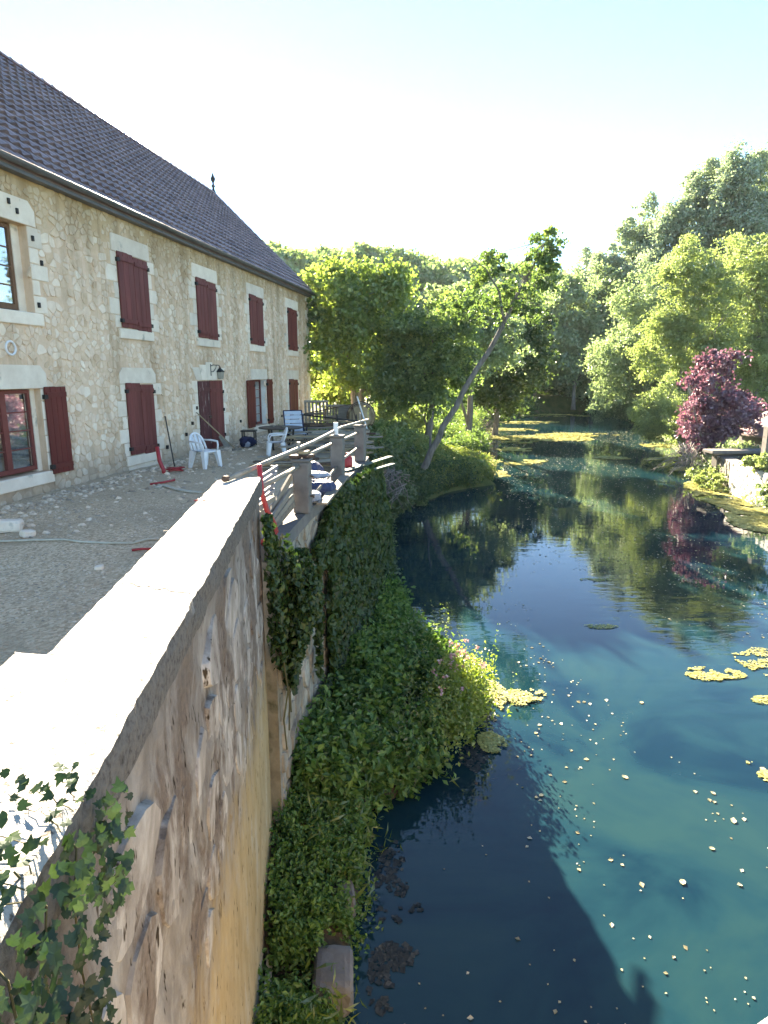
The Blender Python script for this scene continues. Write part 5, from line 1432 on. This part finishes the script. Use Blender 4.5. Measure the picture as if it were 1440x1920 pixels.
m = MB(); m.tube([(-1.285, 5.09, 3.93), (-1.272, 5.14, 3.93)], .026, 10); single('pole_clamp', 'metal clamp collar on the near end of the long pole', 'clamp', m, 'rust')
pole('top_rail', 'short pale rail between the parapet end and the nearest post', [(-1.13, 5.45, 3.76), (-.93, 6.88, 3.78)], .023, 'pale_wood', 'rail')
m = MB(); m.bar((-1.22, 5.47, 3.55), (-1.1, 6.2, 3.56), .05, .05); single('rail_stub', 'broken wooden rail end sticking out beside the red tube', 'rail', m, 'pale_wood')
pole('thin_rail', 'thin rail sloping from the nearest post up to the middle post', [(-.88, 7.06, 3.86), (-.74, 9.05, 3.80)], .02, 'steel_pole', 'rail')
pole('thin_rail', 'lower thin rail leaning between the nearest and the middle post', [(-.86, 7.1, 3.34), (-.68, 9.1, 3.46)], .02, 'old_wood', 'rail')
pole('thin_rail', 'upper thin rail between the middle and the farthest post', [(-.66, 9.26, 3.80), (-.47, 11.2, 3.76)], .02, 'steel_pole', 'rail')
pole('thin_rail', 'lower thin rail between the middle and the farthest post', [(-.66, 9.26, 3.5), (-.47, 11.2, 3.5)], .018, 'steel_pole', 'rail')
rr = random.Random(31)
for k, lab in enumerate(['flat broken brick on the nearest post, nearer the water', 'flat broken brick on the nearest post, nearer the terrace', 'small brick shard lying across the nearest post top']):
    m = MB(); m.box(top1 + Vector(((.06, -.06, .02)[k], (.02, -.02, .07)[k], .02 + (.035 if k == 2 else 0))), (.1, .14, .035), Matrix.Rotation(rr.uniform(-.6, .6), 3, 'Z'), .5, .006)
    single('brick', lab, 'brick', m, 'tan_wood' if k == 2 else 'rust', 'bricks on the nearest post')
m = MB(); m.tube([top1 + Vector((-.04, .06, 0)), top1 + Vector((-.04, .06, .17))], .02, 8); single('pipe_stub', 'upright pale pipe stub on the nearest post', 'pipe', m, 'steel_pole')
m = MB(); m.tube([top2 + Vector((-.02, .0, 0)), top2 + Vector((-.02, .0, .17))], .035, 8); single('pipe_stub', 'upright pale pipe stub on the middle post', 'pipe', m, 'white_plastic')
m = MB(); m.tube([top3 + Vector((.0, .03, 0)), top3 + Vector((.0, .03, .2))], .014, 8); single('pipe_stub', 'thin upright pipe on the farthest post', 'pipe', m, 'steel_pole')
# balusters and slatted lounger behind the first gap
lt = thing('slatted_bench', 'pale blue slatted bench seat standing behind the gap by the parapet', 'bench', (-1.55, 6.6, TZ)); bpy.context.view_layer.update(); lo_ = Vector((-1.55, 6.6, TZ))
a0, a1 = Vector((-1.42, 5.75, 3.05)), Vector((-1.02, 6.95, 3.78))
m = MB()
for sgn in (0, 1):
    b0_, b1_ = Vector((-1.36, 5.7, 3.32)) + Vector((0, 0, .40 * sgn)), Vector((-1.13, 7.1, 3.40)) + Vector((0, 0, .42 * sgn))
for x in (-1.45, -1.18): m.bar(Vector((x, 6.0, 2.4)) - lo_, Vector((x + .1, 7.05, 2.42)) - lo_, .05, .05)
m.bar(Vector((-1.52, 5.95, 2.4)) - lo_, Vector((-1.36, 5.95, 3.74)) - lo_, .05, .05, (0, 1, 0)); m.bar(Vector((-1.42, 7.1, 2.4)) - lo_, Vector((-1.24, 7.1, 3.76)) - lo_, .05, .05, (0, 1, 0))
m.build('frame', M['old_wood'], lt)
for k in range(11):
    z = 3.06 + .066 * k; dx = .012 * k
    s = MB(); s.bar(Vector((-1.385 + dx - .03, 5.9, z)) - lo_, Vector((-1.29 + dx - .03, 7.14, z + .02)) - lo_, .02, .042, (0, 0, 1)); s.build('slat', M['slat_blue_shaded'], lt)
for k in range(5):
    m = MB(); x = -1.22 + .012 * k; y = 5.52 + .11 * k
    m.bar((x, y, 2.9), (x + .01, y + .01, 3.5), .04, .03, (0, 1, 0)); single('baluster', ['first', 'second', 'third', 'fourth', 'fifth'][k] + ' pale wooden baluster counted from the parapet end, under the broken rail', 'baluster', m, 'pale_wood', 'balusters by the parapet end')
lean = [((-1.2, 5.95, 3.27), (-1.02, 6.95, 3.66), 'pale_wood', 'topmost pale board leaning behind the nearest gap'), ((-1.16, 5.8, 3.27), (-1.0, 6.9, 3.55), 'steel_pole', 'second board down of those leaning behind the nearest gap'),
        ((-1.13, 5.9, 3.26), (-.99, 6.85, 3.45), 'pale_wood', 'third board down of those leaning behind the nearest gap'), ((-1.1, 6.1, 3.265), (-.98, 6.84, 3.38), 'old_wood', 'lowest weathered board leaning behind the nearest gap')]
for a, b, mt, lab in lean:
    m = MB(); m.bar(a, b, .03, .07, (0, 0, 1), .5, .004); single('leaning_board', lab, 'board', m, mt, 'boards leaning behind the nearest gap')
pole('red_tube', 'bent red plastic tube standing on the ledge beside the parapet end', [(-1.10, 5.6, 3.98), (-1.085, 5.6, 3.72), (-1.05, 5.62, 3.56), (-1.00, 5.64, 3.44), (-.985, 5.66, 3.36), (-1.02, 5.62, 3.31), (-1.10, 5.55, 3.275)], [.022, .022, .024, .026, .028, .03, .026], 'red_plastic', 'tube')
# bags behind the second gap
def bag(name, label, c, size, mat, seed, cat='bag', group=None):
    rr = random.Random(seed); nu, nv = 14, 9; vs = []; fs = []
    for j in range(nv):
        th = math.pi * j / (nv - 1)
        for i in range(nu):
            ph = 2 * math.pi * i / nu; r = 1 + .16 * math.sin(3 * ph + seed) * math.sin(th) + rr.uniform(-.10, .10)
            sx = math.copysign(abs(math.cos(ph)) ** .8, math.cos(ph)); sy = math.copysign(abs(math.sin(ph)) ** .8, math.sin(ph))
            vs.append((size[0] / 2 * r * math.sin(th) ** .7 * sx, size[1] / 2 * r * math.sin(th) ** .7 * sy, size[2] / 2 * (1 - math.cos(th)) * (1 + rr.uniform(-.06, .06))))
    for j in range(nv - 1):
        for i in range(nu): fs.append((j * nu + i, j * nu + (i + 1) % nu, (j + 1) * nu + (i + 1) % nu, (j + 1) * nu + i))
    m = MB(); m.add(vs, fs); o = m.build(name, M[mat]); o.location = c; o.rotation_euler = (0, 0, rr.uniform(0, 3))
    return tag(o, label, cat, group)
bag('rubble_sack', 'dark blue sack lying behind the gap between the nearest two posts', (-.86, 8.1, LZ), (.26, .6, .2), 'blue_sheet', 3)
bag('rubble_sack', 'white sack with blue print nearest to the first post', (-.88, 7.5, LZ), (.2, .3, .15), 'white_sheet', 4)
bag('rubble_sack', 'crumpled white plastic sheet on the dark blue sack', (-.92, 8.5, LZ + .14), (.2, .4, .1), 'white_sheet', 5)
bag('rubble_sack', 'second blue sack slumped behind the white sheet', (-1.05, 8.9, LZ + .02), (.34, .5, .3), 'blue_sheet', 8)
m = MB(); m.bar((-.72, 7.3, 3.28), (-.55, 8.9, 3.36), .12, .03); single('ledge_board', 'weathered board lying along the ledge edge before the sacks', 'board', m, 'old_wood')
# red canister, green boards by the far post
m = MB(); m.lathe((-.6, 10.6, LZ), [(.07, 0), (.075, .02), (.075, .16), (.03, .2), (.03, .24)], 10); single('red_canister', 'small red bottle between the middle and farthest posts', 'bottle', m, 'red_plastic', None, True)
for k, (a, b, lab) in enumerate([((-.62, 10.0, 3.27), (.12, 11.6, 3.30), 'upper green board sticking out over the ivy by the farthest post'), ((-.6, 9.8, 3.20), (.16, 11.2, 3.22), 'lower pale green board sticking out over the ivy by the farthest post')]):
    m = MB(); m.bar(a, b, .10, .02, (0, 0, 1), .5, .004); single('green_board', lab, 'board', m, 'green_paint', 'green boards by the farthest post')

# ------------------------------------------------------------------ chairs, table and tools on the terrace
def monobloc(name, label, loc, rz, mat='white_plastic'):
    t = thing(name, label, 'chair', loc, rz, 'white plastic chairs on the terrace')
    m = MB(); w = .22                                   # front is +Y
    n = 6; vs = []
    for j in range(6):
        y = -.2 + .42 * j / 5
        for i in range(7):
            x = -.22 + .44 * i / 6; vs.append((x * (1 + .08 * j / 5), y, .43 + .012 * (abs(i - 3) / 3) ** 2 - .012 * math.sin(math.pi * j / 5) + (-.02 if j == 5 else 0)))
    k = len(vs); vs2 = [(x, y, z - .022) for x, y, z in vs]
    fs = [(j * 7 + i, j * 7 + i + 1, j * 7 + i + 8, j * 7 + i + 7) for j in range(5) for i in range(6)]
    m.add(vs + vs2, fs + [tuple(k + q for q in f[::-1]) for f in fs] + [(i + 1, i, k + i, k + i + 1) for i in range(6)] + [(35 + i, 36 + i, k + 36 + i, k + 35 + i) for i in range(6)])
    m.build('seat', M[mat], t, True)
    for sx in (-1, 1):
        for sy in (-1, 1):
            l = MB(); top = Vector((sx * .2, .19 if sy > 0 else -.19, .43)); bot = Vector((sx * .25, .24 if sy > 0 else -.27, 0))
            d = Vector((0, 1, 0)); a, b = .06, .034
            p = [bot + Vector((-b, -b, 0)), bot + Vector((b, -b, 0)), bot + Vector((b, b, 0)), bot + Vector((-b, b, 0)), top + Vector((-a, -a, 0)), top + Vector((a, -a, 0)), top + Vector((a, a, 0)), top + Vector((-a, a, 0))]
            l.hexa(p); l.build('leg', M[mat], t)
    bk = MB(); arch = []
    for i in range(13):
        an = math.pi * i / 12; arch.append(Vector((-.23 * math.cos(an) * (1.0 if 2 < i < 10 else 1.0), -.2 - .14 * math.sin(an) ** .7, .44 + .40 * math.sin(an) ** .75)))
    bk.tube(arch, [.028] * 13, 8)
    for x in (-.12, 0, .12): bk.bar((x * .9, -.205, .43), (x * 1.1, -.335, .83 - abs(x) * .35), .085, .014, (0, 1, .3))
    bk.build('backrest', M[mat], t, True)
    for sx in (-1, 1):
        a = MB(); a.tube([(sx * .235, -.27, .66), (sx * .27, -.05, .66), (sx * .265, .16, .64), (sx * .24, .2, .56), (sx * .225, .2, .44)], [.02, .024, .024, .022, .02], 8); a.build('armrest', M[mat], t, True)
    return t
c1 = on_z(386, 874, 2.4)
monobloc('plastic_chair', 'white plastic garden chair beside the red house door', (c1.x, c1.y, gz(c1.x, c1.y)), R(-122)).scale = (1.08, 1.08, 1.05)
c2 = on_z(518, 853, 2.4)
monobloc('plastic_chair', 'white plastic garden chair turned to the dark round table', (c2.x, c2.y, gz(c2.x, c2.y)), R(105))
tb = Vector((-3.35, 20.9, 0)); tb.z = gz(tb.x, tb.y)
t = thing('round_table', 'dark round garden table below the open window', 'table', tb)
m = MB(); m.lathe((0, 0, .68), [(.68, 0), (.72, .012), (.72, .035), (.70, .045)], 28); m.build('table_top', M['dark_table'], t)
for k in range(4):
    a = math.pi / 4 + k * math.pi / 2 + .3; l = MB(); l.bar((.42 * math.cos(a), .42 * math.sin(a), 0), (.5 * math.cos(a), .5 * math.sin(a), .68), .06, .06, (1, 0, 0)); l.build('leg', M['dark_table'], t)
for k in range(4):
    m = MB(); m.box(tb + Vector((rr.uniform(-.35, .3), rr.uniform(-.35, .3), .725 + .03)), (rr.uniform(.08, .2), .1, .05), Matrix.Rotation(rr.uniform(0, 3), 3, 'Z'), .5, .005)
    single('rubble_piece', ['flat dark scrap lying on the round table, left of its middle', 'small dark scrap on the far side of the round table', 'scrap of wood at the near rim of the round table', 'dark offcut right of the middle of the round table'][k], 'scrap', m, 'old_wood')
# blue strap recliner seen from behind
bc_ = on_z(556, 838, 2.4); bc_.z = gz(bc_.x, bc_.y)
t = thing('recliner_chair', 'folding garden chair with pale blue straps beside the round table', 'chair', bc_, R(-160)); t.scale = (1.15, 1.15, 1.1)
m = MB()
for sx in (-1, 1):
    m.tube([(sx * .27, -.42, 1.08), (sx * .27, -.2, .42), (sx * .26, -.12, .38)], .018, 8); m.tube([(sx * .27, -.2, .40), (sx * .27, .3, .42)], .018, 8)
    m.tube([(sx * .29, -.35, 0), (sx * .28, .2, .62)], .016, 8); m.tube([(sx * .29, .32, 0), (sx * .28, -.22, .55)], .016, 8)
m.tube([(-.27, -.42, 1.08), (.27, -.42, 1.08)], .018, 8)
tag(m.build('frame', M['navy_cloth'], t, True))
for k in range(5):
    z0 = .46 + .125 * k; s = MB(); y = lambda z: -.2 - (z - .42) / .66 * .22
    p = [(-.25, y(z0) - .012, z0), (.25, y(z0) - .012, z0), (.25, y(z0) + .008, z0), (-.25, y(z0) + .008, z0), (-.25, y(z0 + .105) - .012, z0 + .105), (.25, y(z0 + .105) - .012, z0 + .105), (.25, y(z0 + .105) + .008, z0 + .105), (-.25, y(z0 + .105) + .008, z0 + .105)]
    s.hexa(p); s.build('strap', M['blue_white'], t)
for k in range(4):
    s = MB(); s.box((0, -.12 + .115 * k, .425), (.5, .1, .02)); s.build('strap', M['blue_white'], t)
# bag and box under the window
bg_ = on_z(463, 838, 2.4); bag('navy_bag', 'navy cloth bag on the ground left of the round table', (bg_.x, bg_.y, gz(bg_.x, bg_.y) - .02), (.62, .5, .36), 'navy_cloth', 11)
bag('white_bag', 'small white bundle on top of the navy bag', (bg_.x + .05, bg_.y - .22, gz(bg_.x, bg_.y) + .0), (.26, .2, .2), 'white_sheet', 12)
bx = on_z(464, 826, 2.6); m = MB(); m.box((bx.x, bx.y + .3, gz(bx.x, bx.y) + .5), (.5, .4, .05), None, .5, .01)
for sx in (-.2, .2):
    for sy in (-.15, .15): m.bar((bx.x + sx, bx.y + .3 + sy, gz(bx.x, bx.y)), (bx.x + sx, bx.y + .3 + sy, gz(bx.x, bx.y) + .475), .04, .04, (1, 0, 0))
stl = single('low_stool', 'low black stool against the house wall behind the navy bag', 'stool', m, 'dark_table')
# tools
def on_wall(s, off, z): return W(s, off, z)
a = on_z(327, 870, 2.4); pole('dark_stick', 'dark wooden stick leaning on the wall right of the shuttered ground floor window', [(a.x, a.y, gz(a.x, a.y)), W(-2.95, .06, 3.62)], .018, 'dark_table', 'stick')
br_ = thing('broom', 'long handled broom leaning against the house door behind the white chair', 'broom', W(-.2, .9, 2.4)); bpy.context.view_layer.update()
b0_ = W(-.35, 1.05, gz(-4.4, 17.5) + .02); b1_ = W(-1.0, .06, 3.62); bo_ = br_.location.copy()
m = MB(); m.tube([b0_ - bo_, b1_ - bo_], .02, 8); m.build('handle', M['tan_wood'], br_, True)
m = MB(); m.bar(b0_ + Vector((-.12, -.1, .02)) - bo_, b0_ + Vector((.12, .1, .02)) - bo_, .06, .09); m.build('brush_head', M['old_wood'], br_)
m = MB(); a = W(.35, .35, gz(-5, 21)); m.hexa([a + q for q in (Vector((0, 0, 0)), Vector((.22, .1, 0)), Vector((.22, .14, 0)), Vector((0, .04, 0)), Vector((-.22, .1, .36)), Vector((-.14, .14, .42)), Vector((-.14, .17, .42)), Vector((-.22, .13, .36)))])
single('board_offcut', 'pale pointed board offcut propped at the foot of the house door', 'board', m, 'pale_wood')
m = MB(); a = W(-1.35, .1, gz(-5.5, 19.5)); m.tube([a + Vector((0, 0, .12)), a + Vector((.02, -.05, .38)), a + Vector((-.06, -.05, .62))], .022, 6); single('bent_pipe', 'short pale bent pipe leaning on the wall left of the white chair', 'pipe', m, 'white_plastic', None, True)
a = on_z(308, 884, 2.4); g0 = gz(a.x, a.y)
pole('red_conduit', 'thick red conduit standing out of the ground under the shuttered window', [(a.x, a.y, g0 - .05), (a.x - .03, a.y + .03, g0 + .1), (a.x - .12, a.y + .06, g0 + .3), (a.x - .16, a.y + .08, g0 + .66)], .05, 'red_plastic', 'conduit', None, 10)
pts = []
for k in range(40):
    an = k * .5 + .3 * math.sin(k); r = .14 + .05 * math.sin(k * 1.7); pts.append((a.x + .18 + r * math.cos(an) * 1.3, a.y + .25 + r * math.sin(an), g0 + .03 + .0022 * k))
pole('red_hose_coil', 'loose coil of thin red hose lying by the red conduit', pts, .014, 'red_plastic', 'hose')
a = on_z(318, 905, 2.37); g0 = gz(a.x, a.y)
pole('red_hose', 'loose red hose end lying in the rubble before the conduit', [(a.x - .35, a.y - .25, g0 + .02), (a.x - .1, a.y - .1, g0 + .04), (a.x + .06, a.y + .15, g0 + .05), (a.x - .02, a.y + .4, g0 + .03)], .025, 'red_plastic', 'hose')
pts = [on_z(u, v, 2.38) for u, v in ((292, 914), (305, 908), (330, 916), (350, 921), (378, 924))]
m = MB()
for p, q in zip(pts, pts[1:]): m.bar(Vector((p.x, p.y, gz(p.x, p.y) + .02)), Vector((q.x, q.y, gz(q.x, q.y) + .02)), .11, .02)
single('flat_hose', 'flattened pale fire hose lying across the gravel towards the parapet', 'hose', m, 'hose')
pts = [on_z(u, v, 2.38) for u, v in ((-60, 1012), (0, 1014), (60, 1012), (120, 1011), (150, 1016), (200, 1017), (250, 1017), (275, 1010), (300, 1009))]
pole('ground_hose', 'long pale hose lying straight across the gravel in the foreground', [(p.x, p.y, gz(p.x, p.y) + .02) for p in pts], .016, 'hose', 'hose')
p = on_z(262, 1030, 2.38); pole('red_scrap', 'short red plastic scrap on the gravel against the parapet', [(p.x - .1, p.y - .02, gz(p.x, p.y) + .02), (p.x, p.y, gz(p.x, p.y) + .03), (p.x + .14, p.y + .05, gz(p.x, p.y) + .02)], .018, 'red_plastic', 'scrap')
p = on_z(375, 940, CZ); pole('red_string', 'scrap of red cord lying on the sunlit coping', [(p.x - .035, p.y - .01, CZ + .006), (p.x - .01, p.y + .01, CZ + .012), (p.x + .012, p.y - .012, CZ + .006), (p.x + .04, p.y + .008, CZ + .008)], .0045, 'red_plastic', 'cord')
p = on_z(18, 990, 2.4); rough_block('rubble_stone', 'large pale rubble block lying on the gravel at the left edge', (p.x, p.y, gz(p.x, p.y) + .08), (.42, .36, .22), 51, 'dressed', .4, 'stone')
p = on_z(52, 1000, 2.4); rough_block('rubble_stone', 'smaller pale rubble block right of the large one at the left edge', (p.x, p.y, gz(p.x, p.y) + .04), (.2, .2, .12), 52, 'dressed', .9, 'stone')
p = on_z(186, 1062, 2.37); rough_block('rubble_stone', 'single pale cobble on the gravel near the parapet', (p.x, p.y, gz(p.x, p.y) + .02), (.12, .1, .06), 53, 'dressed', .2, 'stone')
p = on_z(78, 912, 2.4)
# ------------------------------------------------------------------ pile of salvaged timber, pallets and rails at the far end
def plank(a, b, w, h, mat, lab, grp='salvaged planks heaped at the far end of the terrace', cat='plank'):
    m = MB(); m.bar(a, b, w, h, (0, 0, 1), rr.random(), .004); return single('plank', lab, cat, m, mat, grp)
rr = random.Random(77)
for k in range(64):
    y = rr.uniform(15.5, 25); x = rr.uniform(-2.6, -1.0) - (y - 15) * .01; L_k = rr.uniform(1.2, 2.8); an = rr.gauss(0, .28) + (1.57 if rr.random() < .15 else 0)
    lay = rr.randrange(9); z = gz(x, y) + .03 + .07 * lay * (.5 + .5 * (y > 18))
    d = Vector((math.cos(an), math.sin(an), rr.uniform(-.04, .04))) * L_k / 2
    plank(Vector((x, y, z)) - d, Vector((x, y, z)) + d, rr.uniform(.08, .2), rr.uniform(.025, .06), *rr.choice([('pale_wood', 'bleached pale plank in the timber heap between table and posts'), ('old_wood', 'grey weathered plank in the timber heap between table and posts'), ('tan_wood', 'tan plank in the timber heap between table and posts'), ('pale_wood', 'bleached pale plank in the timber heap between table and posts'), ('rust', 'dark red brown plank in the timber heap between table and posts')]))
def pallet(label, c, tilt, rz, w=1.2, h=1.0):
    t = thing('wooden_pallet', label, 'pallet', c, 0, 'wooden pallets at the far end of the terrace')
    t.rotation_euler = (tilt, 0, rz)
    for k in range(7):
        s = MB(); s.box((-w / 2 + .05 + k * (w - .1) / 6, .06, h / 2), (.1, .02, h), None, rr.random()); s.build('slat', M['old_wood'], t)
    for k in range(3):
        s = MB(); s.box((0, 0, .05 + k * (h - .1) / 2), (w, .09, .09), None, rr.random()); s.build('bearer', M['old_wood'], t)
    return t
p = on_z(600, 806, 2.45)
pallet('wooden pallet standing on edge at the house corner behind the metal rails', (-3.05, 29.5, 2.4), R(-14), R(12), 1.1, 1.25)
pallet('second wooden pallet leaning right of the first behind the rails', (-2.2, 29.0, 2.4), R(-20), R(-6), .9, 1.1)
m = MB(); m.box((-1.65, 28.4, 2.95), (.75, .06, 1.0), Matrix.Rotation(R(-8), 3, 'X'), .5, .01); single('grey_panel', 'upright grey board panel right of the pallets', 'panel', m, 'old_wood')
# tan cask lying on its side
ck = thing('wooden_cask', 'tan wooden cask lying on its side before the walnut trunk', 'barrel', (-1.0, 28.2, 2.4)); n = 16
for k in range(n):
    m = MB(); vs = []
    for t_ in range(5):
        u = -1 + t_ / 2; r = .52 + .10 * (1 - u * u)
        for e in (0, 1):
            an = 2 * math.pi * (k + .03 + .94 * e) / n; vs += [(r * math.cos(an), u * .5, .6 + r * math.sin(an)), ((r - .03) * math.cos(an), u * .5, .6 + (r - .03) * math.sin(an))]
    fs = []
    for t_ in range(4):
        b = t_ * 4; fs += [(b, b + 4, b + 6, b + 2), (b + 1, b + 3, b + 7, b + 5), (b, b + 1, b + 5, b + 4), (b + 2, b + 6, b + 7, b + 3)]
    m.add(vs, fs, rr.random()); m.build('stave', M['tan_wood'], ck)
for u, r in ((-.42, .545), (-.2, .61), (.2, .61), (.42, .545)):
    m = MB(); m.tube([(r * math.cos(2 * math.pi * k / 24), u, .6 + r * math.sin(2 * math.pi * k / 24)) for k in range(25)], .018, 5, .5, False); m.build('hoop', M['rust'], ck, True)
for k in range(5):
    m = MB(); w = .42 * math.sqrt(max(.1, 1 - (abs(k - 2) / 2.7) ** 2)); m.box((-.42 + .21 * k, -.44, .6), (.2, .025, 2 * w * 1.1), None, rr.random()); m.build('head_board', M['tan_wood'], ck)
# dark metal barrier with blue cap
br2 = thing('metal_barrier', 'dark metal barrier of three rails with a blue cap at its left end', 'barrier', (-2.0, 24.5, 2.4)); bpy.context.view_layer.update(); bo2 = Vector((-2.0, 24.5, 2.4))
rows = [((553, 776), (675, 790)), ((566, 797), (672, 803)), ((566, 810), (640, 815))]
for (a, b) in rows:
    m = MB(); m.tube([at(*a, 24.2) - bo2, at(*b, 23.6) - bo2], .03, 8); m.build('rail', M['iron'], br2, True)
for u in (568, 632, 668):
    q = at(u, 777, 24); m = MB(); m.tube([q - bo2, Vector((q.x, q.y, 2.42)) - bo2], .028, 8); m.build('upright', M['iron'], br2, True)
m = MB(); q = at(556, 776, 24.15) - bo2; m.lathe(q + Vector((-.1, 0, 0)), [(.03, 0), (.11, .02), (.1, .1), (.045, .22), (.035, .36)], 10, .5, Matrix.Rotation(R(90), 3, 'Y')); m.build('cap', M['blue_white'], br2, True)
m = MB()
q = [at(u, v, 27.2) for u, v in ((560, 778), (610, 768), (660, 758), (668, 790))]
for a, b in zip(q, q[1:]): m.tube([a, b], .022, 6)
for a in q[:3]: m.tube([a, Vector((a.x, a.y, 2.45))], .02, 6)
single('wire_fence', 'thin rusty fence rails behind the pallets and the cask', 'fence', m, 'rust')
m = MB(); m.tube([(-.72, 27.6, 2.45), (-1.15, 27.8, 3.85)], .035, 8); single('white_post', 'leaning white post at the walnut trunk behind the cask', 'post', m, 'white_plastic')
# dry branches on the brown bank beyond the terrace
twig_heap('brown dry prunings on the bank beyond the farthest post', (.2, 18.5, 1.5), (1.1, 2.2, .6), 60, 61, 'bark')

# ------------------------------------------------------------------ gravel and rubble on the terrace
def pebbles(name, label, P, S, mat, seed, flat=.6):
    rg = np.random.default_rng(seed); n = len(P)
    base = np.array([(1, 0, 0), (.3, .9, 0), (-.8, .6, 0), (-.8, -.6, 0), (.3, -.9, 0), (.45, .25, .7), (-.35, .3, .8), (-.1, -.45, .75)])
    F = [(0, 1, 5), (1, 6, 5), (1, 2, 6), (2, 3, 6), (3, 7, 6), (3, 4, 7), (4, 5, 7), (4, 0, 5), (5, 6, 7)]
    an = rg.uniform(0, 6.28, n); ca, sa = np.cos(an), np.sin(an)
    v = base[None] * (1 + rg.uniform(-.25, .25, (n, 8, 3)))
    x = v[..., 0] * ca[:, None] - v[..., 1] * sa[:, None]; y = v[..., 0] * sa[:, None] + v[..., 1] * ca[:, None]
    V = np.stack([x * S[:, None], y * S[:, None] * rg.uniform(.6, 1, (n, 1)), v[..., 2] * S[:, None] * flat], -1) + P[:, None, :]
    f = np.array(F)[None] + (np.arange(n) * 8)[:, None, None]
    me = raw_mesh(name, V.reshape(-1, 3), f.reshape(-1, 3), M[mat], np.repeat(rg.random(n), 9))
    return tag(link(name, me), label, 'gravel', kind='stuff')
rg = np.random.default_rng(141)
n = 16000; y = 2.5 + 9.5 * rg.random(n) ** .9; x = rg.uniform(-8.5, -1.3, n); k = (x < -1.2 - .0995 * (y - 2)) & (vnoise(x * .9, y * .9, 3) > .22); x, y = x[k], y[k]
pebbles('gravel', 'loose pale gravel on the shaded terrace in front of the house', np.stack([x, y, terrace_h(x, y) - .003], 1), .009 + .016 * rg.random(len(x)) ** 2.5, 'gravel_stone', 142)
n = 2600; y = rg.uniform(9, 26, n); s_in = (HP.x + (y - HP.y) * HD.x / HD.y) + .25; x = s_in + np.abs(rg.normal(0, 1, n)) * rg.choice([.35, 1.4], n)
k = x < -1.4; x, y = x[k], y[k]
pebbles('rubble', 'broken stone rubble along the foot of the house wall', np.stack([x, y, terrace_h(x, y) - .005], 1), .02 + .07 * rg.random(len(x)) ** 3, 'gravel_stone', 143, .7)


# ------------------------------------------------------------------ thin summer haze
hz, hnt, hnn, hL = new_mat('haze')
pv = hnt.nodes.new('ShaderNodeVolumePrincipled'); pv.inputs['Color'].default_value = (.86, .93, 1, 1); pv.inputs['Density'].default_value = .00009; pv.inputs['Anisotropy'].default_value = .2
ho = hnt.nodes.new('ShaderNodeOutputMaterial'); hL.new(pv.outputs[0], ho.inputs['Volume'])
m = MB(); m.box((0, 140, 26), (1100, 420, 57)); tag(m.build('haze', hz), kind='stuff')
